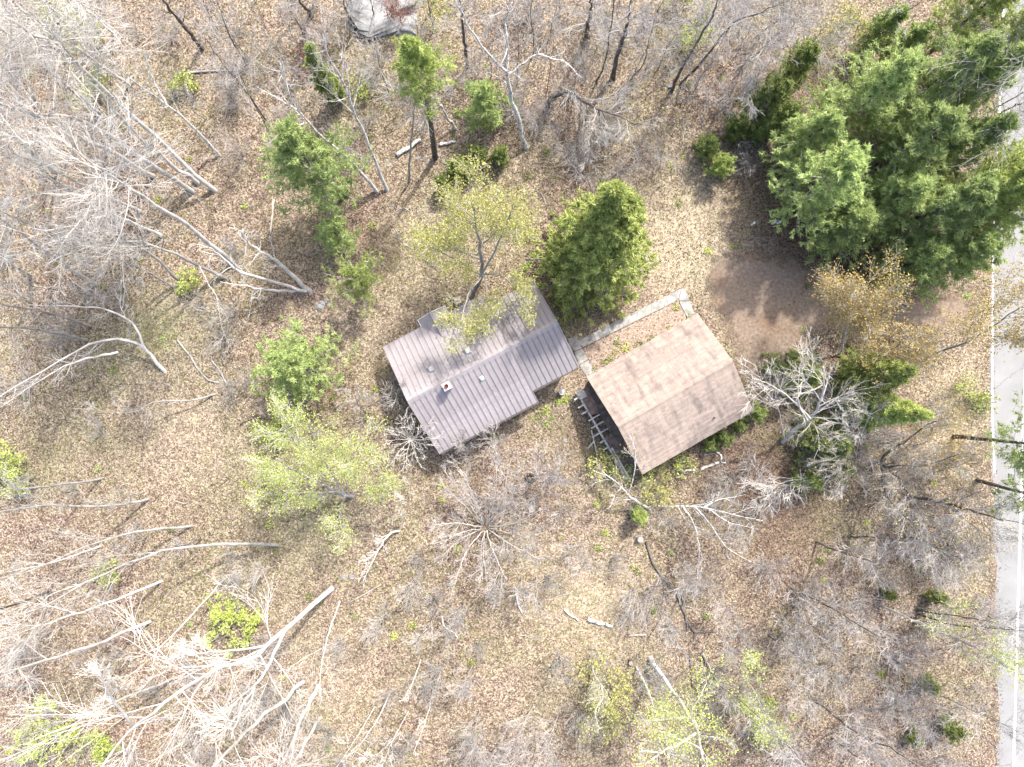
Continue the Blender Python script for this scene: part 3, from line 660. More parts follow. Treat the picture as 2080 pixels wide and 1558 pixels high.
# the rotten deck on the garage's end wall
deck = empty('rotten_deck', GO, GT, 'rotting timber deck with bare joists along garage end wall', 'deck')
dz = .95; wx = .3
MB().beam((-1.07, 3.35, dz - .08), (-1.07, -4.2, dz - .08), .14, .2).build('rim_beam', M['oldwood'], deck)
MB().beam((wx - .03, 3.35, dz - .08), (wx - .03, -4.2, dz - .08), .05, .2).build('ledger', M['oldwood'], deck)
rngd = np.random.default_rng(21)
for i in range(12):
    y = 2.95 - .62 * i; xo = -1.72 + rngd.uniform(-.12, .25) if i < 9 else -1.15
    if i in (3,): xo = -1.4
    MB().beam((xo, y + rngd.uniform(-.05, .05), dz + .05), (wx - .05, y, dz + .05 - .02), .10, .10).build('joist', M['oldwood'], deck)
for y in (3.2, .8, -1.6, -4.0):
    MB().beam((-1.07, y, -.1), (-1.07, y, dz - .18), .12, .12).build('post', M['oldwood'], deck)
for j in range(9):
    x = .2 - j * .142
    if x > -.5: segs = [(3.3, -4.1)]
    else: segs = [(3.3, 1.6 + rngd.uniform(-.2, .2)), (-.55 + rngd.uniform(-.2, .2), -4.1)]
    for a_, b_ in segs: MB().box(x - .065, x + .065, b_, a_, dz + .10, dz + .13).build('deck_board', M['deckwood'], deck)
for j in range(3):
    x = -.9 + j * .16; MB().box(x - .075, x + .07, -4.15 + rngd.uniform(-.1, .1), -1.7 + rngd.uniform(-.3, .3), dz + .131, dz + .155).build('deck_board', M['oldwood'] if j == 0 else M['deckwood'], deck)
MB().prism([(-1.0, 1.35), (-.45, 1.2), (-.25, 1.9), (-.3, 3.1), (-.95, 3.25)], dz + .158, dz + .175).build('plywood_sheet', M['plywood'], deck)
MB().prism([(-1.15, 2.75), (-.6, 2.7), (-.55, 3.2), (-.9, 3.45), (-1.2, 3.3)], dz + .178, dz + .195).build('pale_board', M['oldwood'], deck)
a_, b_ = P(1201, 874, .3), P(1217, 952, .06)
tag(MB().beam(a_, (P(1211, 915, .25)), .09, .06).beam(P(1211, 915, .25), b_, .09, .06).build('loose_timber', M['oldwood']), 'long pale timber leaning on ground beside rotten deck', 'timber')
tag(MB().beam(P(1194, 911, .05), P(1207, 896, .3), .12, .04).build('loose_timber', M['oldwood']), 'short pale board tilted against rotten deck joists', 'timber')

# ---------------------------------------------------------------- concrete walk and planting bed
walk = empty('concrete_walk', P(1280, 640), 0, 'narrow L-shaped concrete walk around the planting bed', 'walkway'); wb = P(1280, 640)
def quad_slab(pts, z1=.06, shrink=.012, mat='concrete', name='slab', par=walk, org=wb):
    q = np.array([P(*p)[:2] for p in pts]) - org[:2]; c = q.mean(0); q = q + (c - q) / np.linalg.norm(c - q, axis=1, keepdims=True) * shrink
    s = sum((q[i][0] * q[(i + 1) % len(q)][1] - q[(i + 1) % len(q)][0] * q[i][1]) for i in range(len(q)))
    if s < 0: q = q[::-1]
    return MB().prism(q, -.08, z1).build(name, M[mat], par)
U0, U1, D0, D1 = np.array([1174., 692]), np.array([1384., 586]), np.array([1183., 706]), np.array([1377., 610])
rw = np.random.default_rng(3)
for i in range(7):
    f0, f1 = i / 7, (i + 1) / 7
    quad_slab([U0 + (U1 - U0) * f0, U0 + (U1 - U0) * f1, D0 + (D1 - D0) * f1, D0 + (D1 - D0) * f0], .055 + rw.uniform(0, .012))
quad_slab([(1384, 586), (1390, 584), (1397, 600), (1400, 611), (1378, 611)], .06)
quad_slab([(1379, 612), (1400, 612), (1412, 641), (1397, 648)], .066)
quad_slab([(1152, 688), (1170, 683), (1178, 697), (1182, 707), (1166, 714)], .09)
quad_slab([(1166, 715), (1183, 708), (1195, 730), (1176, 741)], .07)
quad_slab([(1177, 742), (1196, 731), (1213, 764), (1198, 776)], .06)
quad_slab([(1156, 695), (1164, 716), (1176, 742), (1170, 745), (1150, 700)], .10)
bed = np.array([P(*p)[:2] for p in [(1185, 708), (1377, 612), (1397, 646), (1400, 665), (1215, 770), (1197, 731)]])
if sum(bed[i][0] * bed[(i + 1) % 6][1] - bed[(i + 1) % 6][0] * bed[i][1] for i in range(6)) < 0: bed = bed[::-1]
tag(MB().prism(bed, -.05, .02).build('planting_bed', M['mulch']), kind='structure')

# ---------------------------------------------------------------- small objects
c = P(1140, 796)
t = empty('round_lid_drum', c, 0, 'round pale metal drum with rimmed lid near house corner', 'drum')
MB().lathe([(.2, 0), (.2, .5), (.19, .52)], 24).build('body', M['galv'], t, smooth=False)
MB().lathe([(.235, .5), (.235, .55), (.2, .55), (.19, .53), (.06, .545), (.0, .55)], 24).build('lid', M['galv'], t)
for k, (px, py, lean) in enumerate(((1526, 457, (.12, .1)), (1568, 455, (.05, .08)), (1579, 454, (.06, .04)))):
    c = P(px, py); lab = ['white capped pipe post standing apart from the pair at driveway edge', 'white capped pipe post, one of close pair at driveway edge', 'white capped pipe post, one of close pair at driveway edge'][k]
    t = empty('pipe_post', c, 0, lab, 'post', 'white pipe posts at the driveway edge')
    b = MB(); X = np.array([[(0, 0, -.1), (lean[0] * .25, lean[1] * .25, .25), (lean[0] * .4, lean[1] * .4, .5)]], float); V, Fq = tubes(X, np.full((1, 3), .075), 12); b.add(V, [tuple(f) for f in Fq]); b.build('post', M['white'], t)
    MB().lathe([(.09, .47), (.095, .56), (.06, .59), (.0, .6)], 14, (lean[0] * .4, lean[1] * .4)).build('cap', M['white'], t)
def rock(name, label, px, py, rx, ry, rz, mat, seed, group=None, n=24, rough=.22):
    r = np.random.default_rng(seed); V = []; F_ = []; m = 12
    ph = r.random((6, 3)) * 6.28; kv = r.normal(size=(6, 3)) * 1.6
    for j in range(m + 1):
        th = math.pi * .5 * j / m
        for i in range(n):
            a = 2 * math.pi * i / n; d = np.array([math.cos(a) * math.cos(th), math.sin(a) * math.cos(th), math.sin(th)])
            f = 1 + rough * sum(math.sin(kv[q] @ d * 2 + ph[q, 0]) for q in range(6)) / 3
            d2 = np.sign(d) * np.abs(d) ** .8; V.append((d2[0] * rx * f, d2[1] * ry * f, d2[2] * rz * f - .05))
    F_ = [(j * n + i, j * n + (i + 1) % n, (j + 1) * n + (i + 1) % n, (j + 1) * n + i) for j in range(m) for i in range(n)]
    b = MB(); b.add(V, F_); o = b.build(name, M[mat], None, P(px, py), smooth=False); return tag(o, label, 'rock', group)
rock('boulder', 'huge pale grey boulder partly under red leaved shrub', 806, 12, 2.5, 1.75, 1.1, 'boulder', 4, rough=.45, n=22)
rock('boulder', 'pale low rock slab in front of the huge boulder', 822, 62, .7, .45, .35, 'boulder', 8, rough=.3)
STONES = [(655, 615), (650, 623), (663, 612), (642, 618), (668, 620), (1530, 1020), (715, 1172), (696, 1172), (1075, 1112), (912, 1188), (848, 322), (788, 336), (810, 178), (905, 330), (1700, 1310), (1710, 1372), (1706, 1378), (1252, 818), (1148, 895), (1360, 175), (870, 330)]
for k, (a_, b_) in enumerate(STONES):
    if k < 5: lab, grp = 'small pale stone in the heap at foot of dead grey tree', 'stones by the dead tree'
    elif k == 5: lab, grp = 'round whitish stone below the dark spruces', None
    else: lab, grp = 'single small pale stone lying in leaf litter', 'scattered stones'
    r_ = np.random.default_rng(50 + k).uniform(.14, .3) if k != 5 else .3
    rock('stone', lab, a_, b_, r_, r_ * .75, r_ * .6, 'boulder', 60 + k, grp, 10)
# old tyre
b = MB(); n = 24; prof = [(.20, .02), (.32, .01), (.36, .06), (.36, .14), (.32, .19), (.20, .18), (.21, .10)]
V = [(r * math.cos(2 * math.pi * i / n), r * math.sin(2 * math.pi * i / n), z) for r, z in prof for i in range(n)]; m = len(prof)
b.add(V, [(j * n + i, j * n + (i + 1) % n, ((j + 1) % m) * n + (i + 1) % n, ((j + 1) % m) * n + i) for j in range(m) for i in range(n)])
tag(b.build('tyre', M['rubber'], None, P(1077, 971) + [0, 0, .02], smooth=True), 'old black tyre lying flat in leaves above the spreading bare shrub', 'tyre')
def stump(px, py, r, h, mat, label):
    t = empty('stump', P(px, py), 0, label, 'stump'); rg = np.random.default_rng(int(px))
    n = 14; ra = r * (1 + .15 * rg.normal(size=n)); V = []
    for z, s in ((-.05, 1.5), (.08, 1.15), (h, 1.0)): V += [(ra[i] * s * math.cos(6.283 * i / n), ra[i] * s * math.sin(6.283 * i / n), z + (.06 * rg.normal() if z == h else 0)) for i in range(n)]
    MB().add(V, [(j * n + i, j * n + (i + 1) % n, (j + 1) * n + (i + 1) % n, (j + 1) * n + i) for j in range(2) for i in range(n)]).build('bark', M[mat], t)
    MB().lathe([(r * .98, h - .03), (r * .5, h - .02), (.0, h - .015)], 14).build('cut_face', M['stick'], t)
stump(1299, 1094, .22, .5, 'grey', 'grey stump standing below the small round evergreen')
stump(931, 611, .3, .35, 'stick', 'orange-brown stump beside the entry gable of the house')
stump(1080, 1031, .3, .3, 'dark', 'dark low stump right of the spreading bare shrub')
stump(1281, 1345, .2, .25, 'dark', 'dark little stump beside the forked birch')

# ---------------------------------------------------------------- tall bare trees of the left stand
GL_ = 'tall bare trees in the left stand'
LB = 'tall pale leafless tree in the dense stand behind grey dead tree'
def T(path, h, r, bark='pale', label=LB, group=GL_, **k):
    return tree('bare_tree', label, 'tree', group, [(path, h)], bark, r, **k)
T([(438, 388), (313, 278), (193, 160), (113, 95), (50, 58), (-30, 10)], 21, .20, nb=20, bl=.22, n2=7, n3=4, t0=.45, label='tall pale trunk standing just below the leaning birch snag')
T([(402, 372), (325, 318), (238, 233), (150, 125), (90, 40)], 20, .19, nb=20, bl=.22, n2=7, n3=4, t0=.45, label='tall pale trunk tight beside the one below the birch snag')
tree('birch_tree', 'leaning forked white birch snag above the brushy clearing', 'tree', None, [([(446, 316), (400, 265), (338, 213), (270, 165), (220, 120)], 12), ([(338, 213), (310, 160), (298, 122), (292, 100)], 9.5, 6.5)], 'birch', .15, nb=8, bl=.14, n2=5, n3=2, t0=.4)
T([(410, 100), (370, 50), (330, 0), (310, -30)], 8, .21, 'dark', 'dark thick trunk at edge of the stand above the birch snag', None, nb=8, bl=.2, n2=4, n3=2, t0=.3)
T([(476, 537), (400, 475), (338, 428), (272, 388), (213, 350), (190, 335)], 17, .21, nb=26, bl=.30, n2=8, n3=5, t0=.62, ang=62, label='tall pale tree with broad bare broom-like crown in left stand', group=None)
T([(392, 390), (288, 322), (233, 280), (150, 240), (60, 228), (-20, 200)], 20, .2, nb=20, bl=.24, n2=7, n3=4, t0=.45, label='tall pale trunk passing just above the broom-crowned tree')
T([(312, 358), (218, 305), (95, 245), (0, 208), (-40, 190)], 20, .2, nb=18, bl=.24, n2=7, n3=4, t0=.42)
T([(190, 578), (110, 522), (0, 445), (-40, 420)], 17, .16, nb=14, n2=6, n3=3, label='tall grey-white trunk left of the many-stemmed leaning tree')
T([(262, 174), (200, 130), (100, 62), (30, 5)], 19, .18, nb=18, n2=7, n3=4)
T([(114, 348), (60, 305), (0, 255), (-40, 225)], 17, .17, nb=12, n2=6, n3=3)
tree('bare_tree', 'many-stemmed leafless tree leaning left from one foot', 'tree', None, [([(368, 576), (315, 523), (250, 482), (205, 468), (110, 470)], 13), ([(352, 584), (305, 555), (230, 520), (130, 490)], 12, .3)], 'grey', .13, nb=14, n2=6, n3=4, twig='pale')
T([(460, 566), (375, 525), (325, 503), (265, 490), (175, 502), (90, 540)], 14, .15, 'grey', nb=18, bl=.26, n2=7, n3=4, twig='pale', label='tall grey trunk rising between grey dead tree and many-stemmed tree')
T([(330, 480), (240, 440), (140, 385), (30, 330), (-30, 300)], 17, .15, nb=14, n2=6, n3=4)
T([(200, 230), (120, 160), (40, 90), (-20, 45)], 20, .18, nb=16, n2=6, n3=4)
T([(200, 60), (150, 15), (120, -20)], 15, .17, nb=10, n2=6, n3=3)
T([(230, 66), (190, 30), (145, -10)], 15, .16, nb=10, n2=6, n3=3)
T([(120, 480), (60, 455), (-10, 425)], 14, .13, nb=12, n2=6, n3=3)
T([(60, 560), (0, 520), (-30, 505)], 15, .14, nb=12, n2=6, n3=3)
T([(285, 430), (200, 390), (95, 340), (0, 300)], 18, .15, nb=14, n2=6, n3=4)
T([(70, 200), (0, 130), (-30, 100)], 18, .16, nb=12, n2=6, n3=4)
T([(120, 30), (70, -15)], 15, .15, nb=10, n2=6, n3=3)
# the grey dead tree
tree('dead_tree', 'big grey dead tree with several long leaning stems and snags', 'tree', None,
     [([(631, 592), (590, 555), (560, 530), (530, 510), (500, 488), (493, 465)], 6.5, 0, 1, .22), ([(622, 592), (570, 575), (490, 552), (455, 525), (430, 505), (398, 496)], 6.5, .3, 1, .15), ([(606, 590), (540, 589), (500, 582), (447, 572)], 4, .25, 1, .14),
      ([(500, 500), (492, 552), (487, 575)], 4.5, 6.0, 1, .05), ([(405, 540), (425, 580), (442, 608), (446, 640), (455, 678), (475, 720)], 1.2, 3.5, 1, .06), ([(520, 590), (511, 615), (503, 655)], 1.0, 3.0, 1, .05)],
     'pale', .2, nb=9, bl=.22, n2=4, n3=2, t0=.3, ang=60, up=-.02, wob=.24)
tree('dead_tree', 'bleached dead tree bent low over open ground, forked near foot', 'tree', None,
     [([(336, 757), (298, 713), (262, 692), (195, 696), (120, 733), (40, 782), (-10, 812)], 7.5, 0, 1, .17), ([(298, 713), (275, 665), (240, 638), (190, 624), (130, 622), (55, 619)], 8, 1.8, 1, .12), ([(240, 715), (160, 733), (90, 768), (0, 828)], 7, 3, 1, .11)],
     'pale', .17, nb=8, bl=.22, n2=5, n3=3, t0=.3, ang=50, wob=.2)
LM = 'slender leafless pole tree tilting away over the open leaf litter'; GM = 'slender trees in the left clearing'
T([(176, 691), (85, 670), (0, 662), (-50, 655)], 13, .14, 'grey', LM, GM, nb=8, n2=5, n3=3)
T([(186, 662), (120, 640), (20, 620), (-30, 610)], 13, .12, 'grey', LM, GM, nb=8, n2=5, n3=3)
T([(438, 800), (390, 812), (320, 815), (260, 838), (150, 830)], 5, .09, 'grey', 'thin fallen-over grey tree with drooping forked top in clearing', None, nb=8, bl=.2, n2=5, n3=3, up=-.05)
T([(206, 972), (120, 985), (0, 997), (-30, 1000)], 11, .11, 'grey', LM, GM, nb=8, n2=5, n3=3)
T([(302, 1013), (230, 1028), (100, 1026), (0, 1040), (-30, 1045)], 13, .13, 'grey', LM, GM, nb=8, n2=5, n3=3)
T([(392, 1068), (280, 1080), (180, 1108), (60, 1160), (-20, 1180)], 14, .12, 'grey', LM, GM, nb=9, n2=5, n3=3)
T([(566, 1108), (450, 1105), (330, 1120), (215, 1165), (90, 1230), (-20, 1270)], 16, .15, 'grey', LM, GM, nb=12, n2=6, n3=3)
T([(205, 1110), (110, 1142), (0, 1164), (-20, 1168)], 9, .08, 'pale', LM, GM, nb=7, n2=4, n3=3)
T([(100, 1202), (0, 1238), (-30, 1250)], 12, .12, 'dark', LM, GM, nb=6, n2=4, n3=2)
T([(305, 1263), (150, 1325), (0, 1366), (-30, 1375)], 15, .14, 'pale', LM, GM, nb=12, n2=6, n3=4)
T([(330, 1180), (210, 1227), (100, 1265), (0, 1300)], 13, .12, 'pale', LM, GM, nb=8, n2=5, n3=3)
T([(75, 1396), (0, 1394), (-30, 1393)], 10, .13, 'pale', LM, GM, nb=6, n2=5, n3=3)
T([(352, 1378), (200, 1440), (100, 1475), (0, 1530)], 14, .12, 'grey', LM, GM, nb=12, n2=6, n3=3)
T([(200, 1175), (110, 1205), (78, 1228), (-10, 1265)], 10, .07, 'pale', LM, GM, nb=6, n2=4, n3=2)
# big pale tree at the lower left
tree('bare_tree', 'huge white barked leafless tree with wide crown of branches', 'tree', None,
     [([(675, 1195), (580, 1278), (520, 1330), (430, 1365), (335, 1428), (272, 1477), (205, 1560)], 24, 0, 1, .215), ([(580, 1278), (540, 1360), (500, 1420), (470, 1500)], 19, 8, 1, .14), ([(540, 1312), (430, 1325), (390, 1330)], 18, 11, 1, .1), ([(275, 1477), (225, 1415), (200, 1360)], 24, 19, 1, .1)],
     'pale', .24, nb=17, bl=.27, n2=8, n3=5, t0=.2, ang=58)
LW = 'white barked bare tree leaning downhill beside the huge white tree'; GW = 'white trees at the lower left'
T([(646, 1394), (610, 1465), (570, 1560), (550, 1600)], 16, .19, 'pale', LW, GW, nb=12, n2=6, n3=4, t0=.4)
T([(616, 1386), (520, 1470), (430, 1560), (400, 1590)], 18, .18, 'pale', LW, GW, nb=14, n2=6, n3=4, t0=.4)
T([(650, 1460), (590, 1560), (570, 1600)], 14, .16, 'pale', LW, GW, nb=10, n2=6, n3=3, t0=.4)
T([(690, 1220), (664, 1300), (650, 1370), (650, 1415)], 9, .08, 'pale', 'slim white sapling arching beside the huge white tree', None, nb=8, n2=5, n3=3)
T([(460, 1172), (370, 1270), (318, 1325), (308, 1380)], 9, .07, 'pale', 'slim bent pale sapling between pole trees and the huge tree', None, nb=7, n2=4, n3=2)
LP = 'thin pale pole tree in the leaf litter right of white trees'; GP = 'thin poles at the lower left'
for pth, hh in (([(760, 1438), (720, 1505), (680, 1565)], 9), ([(793, 1408), (765, 1465), (740, 1500), (715, 1540)], 8), ([(830, 1445), (800, 1500), (775, 1560)], 10), ([(812, 1490), (770, 1530), (735, 1565)], 9), ([(880, 1402), (866, 1460), (840, 1530)], 7), ([(752, 1510), (728, 1560)], 9), ([(855, 1340), (835, 1395), (829, 1420)], 5)):
    T(pth, hh, .06, 'pale', LP, GP, nb=6, n2=4, n3=2, bl=.18)

# ---------------------------------------------------------------- trees behind the house
tree('birch_tree', 'large white birch with spreading crooked limbs above the house', 'tree', None,
     [([(1070, 302), (1050, 232), (1036, 190), (1028, 140), (1031, 82), (1024, 40), (1040, 5)], 15, 0, 1, .2), ([(1028, 145), (990, 108), (955, 60), (940, 30), (930, -5)], 16, 9, 1, .11), ([(1035, 150), (1060, 132), (1092, 110), (1125, 120), (1152, 128), (1175, 156)], 11.5, 8.6, 1, .1), ([(1092, 110), (1087, 65), (1092, 10)], 13.5, 10, 1, .05)],
     'birch', .2, nb=10, bl=.2, n2=5, n3=3, t0=.35, ang=50, wob=.22)
tree('birch_tree', 'slender white birch, right-hand of two leaning birches behind house', 'tree', None, [([(787, 388), (750, 295), (725, 240), (695, 165), (667, 110), (655, 70)], 15, 0, 1, .15), ([(712, 205), (705, 150), (690, 110)], 13, 10.5, 1, .06)], 'birch', .15, nb=12, bl=.17, n2=5, n3=3, t0=.4)
tree('birch_tree', 'white birch forked into several tops, left-hand of two leaning birches', 'tree', None, [([(766, 390), (705, 322), (660, 282), (610, 230), (582, 170), (570, 130)], 15, 0, 1, .16), ([(602, 222), (560, 198), (520, 175)], 13.5, 11, 1, .07), ([(618, 250), (575, 268), (540, 295)], 10.5, 10, 1, .06), ([(606, 225), (595, 165)], 13, 11, 1, .06)], 'birch', .16, nb=9, bl=.17, n2=5, n3=3, t0=.5)
tree('bare_tree', 'grey leafless tree topped with spray of pale dead twigs', 'tree', None, [([(830, 370), (835, 288), (842, 217), (845, 190)], 11)], 'grey', .11, nb=16, bl=.22, n2=5, n3=3, t0=.72, ang=65, twig='pale')
tree('birch_tree', 'short broken birch trunk casting a shadow on leaves', 'tree', None, [([(926, 262), (910, 240), (893, 212), (885, 195)], 4)], 'birch', .16, nb=5, bl=.25, n2=4, n3=2, t0=.6)
LD = 'dark trunked leafless tree beyond the white birches'; GD = 'dark trees behind the house'
DLAB = iter(['dark trunk standing left of the large white birch', 'dark leaning trunk just left of the huge boulder', 'thick dark trunk far left of the huge boulder', 'thickest dark trunk with crooked pale limbs above arching tree', 'slim dark trunk left of the thickest one above arching tree', 'stout shaggy dark trunk behind the slim dark one', 'dark trunk, first of two splaying from nearly one foot', 'dark bending trunk, second of two splaying from one foot', 'thin dark trunk right of the thickest one above arching tree', 'dark slim trunk left of the red leaved shrubs', 'long thin dark trunk leaning above the tall green pine', 'very thin dark trunk between cedar and tufted pine', 'thin dark upright trunk crossing the large white birch', 'very thin dark trunk left of the shaggy stout one', 'thin dark trunk right of the huge boulder', 'thin dark trunk crossing in front of the huge boulder', 'long dark leaning pole above the big pine grove', 'short dark leaning pole at top of the pine grove', 'thin dark trunk beside the tall green pine foot'])
def TD(path, h, r, **k): return T(path, h, r, 'dark', next(DLAB), GD, **{**dict(nb=12, n2=6, n3=4, bl=.25, twig='twig', t0=.3), **k})
TD([(951, 138), (942, 70), (936, 20), (934, -10)], 9, .16)
TD([(716, 48), (706, 25), (695, -5)], 8, .14, nb=8)
TD([(628, 24), (600, -8)], 8, .18, nb=6)
TD([(1245, 160), (1257, 105), (1275, 45), (1283, -10)], 12, .24, nb=16, wob=.22)
TD([(1210, 172), (1230, 120), (1245, 15), (1250, -10)], 11, .10)
TD([(1190, 80), (1202, -5)], 11, .24)
TD([(1362, 190), (1390, 130), (1440, 45), (1462, -5)], 13, .15, nb=16)
TD([(1382, 172), (1440, 107), (1485, 50), (1540, 27), (1580, 10)], 13, .12, nb=16)
TD([(1280, 162), (1306, 132), (1316, 90), (1330, 40)], 9, .07)
TD([(500, 130), (465, 70), (440, 0)], 11, .08, nb=10)
TD([(540, 245), (500, 185), (460, 140), (420, 80)], 12, .07, nb=12)
TD([(790, 190), (770, 130), (760, 60)], 9, .05, nb=10)
TD([(1050, 175), (1052, 120), (1054, 40)], 9, .06, nb=8)
TD([(1110, 190), (1118, 140), (1126, 70)], 8, .04, nb=8)
TD([(880, 60), (872, 20), (868, -10)], 8, .07, nb=8)
TD([(760, 30), (750, -10)], 8, .07, nb=8)
TD([(1745, 88), (1780, 60), (1870, 5)], 9, .12, nb=8)
TD([(1900, 95), (1980, 30)], 9, .08, nb=8)
TD([(560, 300), (540, 255), (500, 180), (480, 130)], 10, .06, nb=10)
tree('bare_tree', 'dark arching tree bowed over with pale drooping branches', 'tree', None,
     [([(1107, 226), (1122, 200), (1147, 190), (1180, 202), (1215, 221), (1252, 236), (1302, 256)], 4.2, 0, .5, .21), ([(1216, 222), (1219, 260), (1216, 296)], 2.2, 3.2, 1, .06), ([(1180, 204), (1178, 250), (1174, 288), (1192, 325)], 1.2, 2.8, 1, .05), ([(1220, 222), (1236, 260), (1242, 310)], 1.5, 3.2, 1, .05), ([(1190, 206), (1196, 260), (1197, 330)], 1.0, 2.9, 1, .04)],
     'dark', .21, nb=12, bl=.4, n2=7, n3=5, t0=.3, up=-.06, ang=50, twig='pale')
LG = 'wide grey leafless tree with hazy fine twigs beside the big pines'; GG = 'hazy grey trees by the pines'
for pth, hh in (([(1500, 140), (1530, 115), (1558, 90)], 8), ([(1540, 70), (1580, 40), (1600, 10)], 9), ([(1450, 235), (1490, 205), (1530, 190)], 6), ([(1430, 60), (1450, 20), (1460, -10)], 9), ([(1600, 130), (1640, 95), (1680, 50)], 9)):
    tree('bare_tree', LG, 'tree', GG, [(pth, hh)], 'grey', .08, nb=16, bl=.36, n2=7, n3=5, t0=.25, ang=55, twig='twig')
for pth, hh, lb in (([(1990, 240), (2030, 215), (2085, 185)], 13, 0), ([(1985, 258), (2050, 220), (2090, 205)], 12, 0), ([(2010, 130), (2060, 100), (2090, 90)], 13, 0)):
    tree('bare_tree', 'dark limbed bare tree reaching across the road above pines', 'tree', 'bare trees over the road', [(pth, hh)], 'dark', .1, nb=14, bl=.4, n2=6, n3=4, t0=.2, ang=50, twig='grey')

# ---------------------------------------------------------------- leafing trees around the house
tree('leafing_tree', 'yellow budding tree overhanging the metal roof of the house', 'tree', None,
     [([(957, 608), (980, 553), (974, 500), (962, 430), (950, 380)], 11, 0, 1, .2), ([(980, 553), (1010, 500), (1030, 450), (1045, 410)], 10.5, 3.5, 1, .1), ([(979, 560), (930, 530), (880, 500), (850, 470)], 9.5, 3.2, 1, .09), ([(978, 562), (950, 600), (938, 650), (930, 668)], 7.5, 3.4, 1, .07), ([(980, 556), (1020, 560), (1050, 590), (1060, 630)], 7.5, 3.5, 1, .07), ([(982, 552), (990, 600), (1000, 650)], 7, 3.6, 1, .06)],
     'grey', .2, nb=13, bl=.36, n2=6, n3=4, leaf='bud', leafn=20000, leafs=.12, t0=.3, ang=55, twig='pale')
tree('leafing_tree', 'wide lime green budding tree left of the house corner', 'tree', None,
     [([(716, 1010), (690, 1000), (655, 985), (600, 955), (560, 930)], 9, 0, 1, .18), ([(700, 1003), (650, 930), (600, 890), (570, 870)], 9, 2, 1, .1), ([(705, 1003), (710, 940), (740, 890)], 8, 2, 1, .08), ([(700, 1006), (690, 1050), (700, 1090)], 6.5, 2, 1, .07), ([(690, 1000), (600, 1000), (530, 1010)], 8, 3, 1, .08), ([(708, 1005), (760, 990), (790, 960)], 6, 2, 1, .06)],
     'grey', .18, nb=14, bl=.36, n2=6, n3=4, leaf='lime', leafn=17500, leafs=.10, t0=.25, ang=55, twig='pale')
stems = []
rm = np.random.default_rng(77)
for i in range(17):
    a = 2 * math.pi * i / 17 + rm.normal() * .15; L = rm.uniform(75, 125)
    e = (985 + 10 * math.cos(a) + L * math.cos(a), 1072 + 10 * math.sin(a) + L * math.sin(a) * (1.15 if math.sin(a) > 0 else 1.2))
    mdl = (985 + L * .55 * math.cos(a + .12), 1072 + L * .55 * math.sin(a + .12))
    stems.append(([(985 + 7 * math.cos(a), 1072 + 7 * math.sin(a)), mdl, e], rm.uniform(3.5, 6.0), 0, .8, rm.uniform(.04, .08)))
tree('spreading_shrub', 'large spreading leafless shrub with stems fanning from one clump', 'shrub', None, stems, 'pale', .07, nb=9, bl=.30, n2=6, n3=4, t0=.25, ang=30, twig='twig', tmin=.010)
rm = np.random.default_rng(78); stems = [([(864, 926), (848, 908), (834, 893)], 3.2, 0, 1, .075)]
for i in range(15):
    a = 2 * math.pi * i / 15 + rm.normal() * .15; L = rm.uniform(38, 72)
    stems.append(([(834, 893), (834 + L * .5 * math.cos(a + .1), 893 + L * .5 * math.sin(a + .1)), (834 + L * math.cos(a), 893 + L * math.sin(a))], rm.uniform(3.6, 5.2), 3.1, 1, .024))
tree('bare_tree', 'small pale leafless tree with starlike crown at house corner', 'tree', None, stems, 'pale', .075, nb=7, bl=.34, n2=3, n3=2, t0=.25, ang=36)
tree('bare_tree', 'small dark stemmed bare tree between pine and house end', 'tree', None, [([(757, 853), (730, 825), (715, 790)], 4, 0, 1, .06), ([(735, 832), (790, 805), (820, 795)], 4, 1, 1, .03)], 'dark', .06, nb=12, bl=.4, n2=6, n3=4, t0=.15, ang=55, twig='grey')
tree('bare_tree', 'crooked pale leaning tree with broken top below the lime tree', 'tree', None, [([(812, 1078), (790, 1085), (766, 1120), (740, 1140)], 5, 0, 1, .12), ([(812, 1075), (822, 1040), (832, 985)], 4, .3, 1, .04), ([(768, 1118), (750, 1155), (735, 1185)], 5, 3.5, 1, .05)], 'pale', .12, nb=8, bl=.26, n2=5, n3=3, t0=.3)
for pth, hh in (([(962, 925), (950, 905), (938, 890)], 3), ([(1010, 935), (1005, 905), (1003, 880)], 3), ([(1062, 1010), (1085, 970), (1110, 930)], 4), ([(1078, 1030), (1105, 985), (1130, 960)], 4), ([(1150, 1105), (1172, 1125), (1185, 1160)], 3.5)):
    tree('bare_shrub', 'upright leafless grey shrub below the lower eave of the house', 'shrub', 'grey shrubs below the house', [(pth, hh)], 'grey', .04, nb=18, bl=.5, n2=6, n3=3, t0=.05, ang=45, twig='twig')

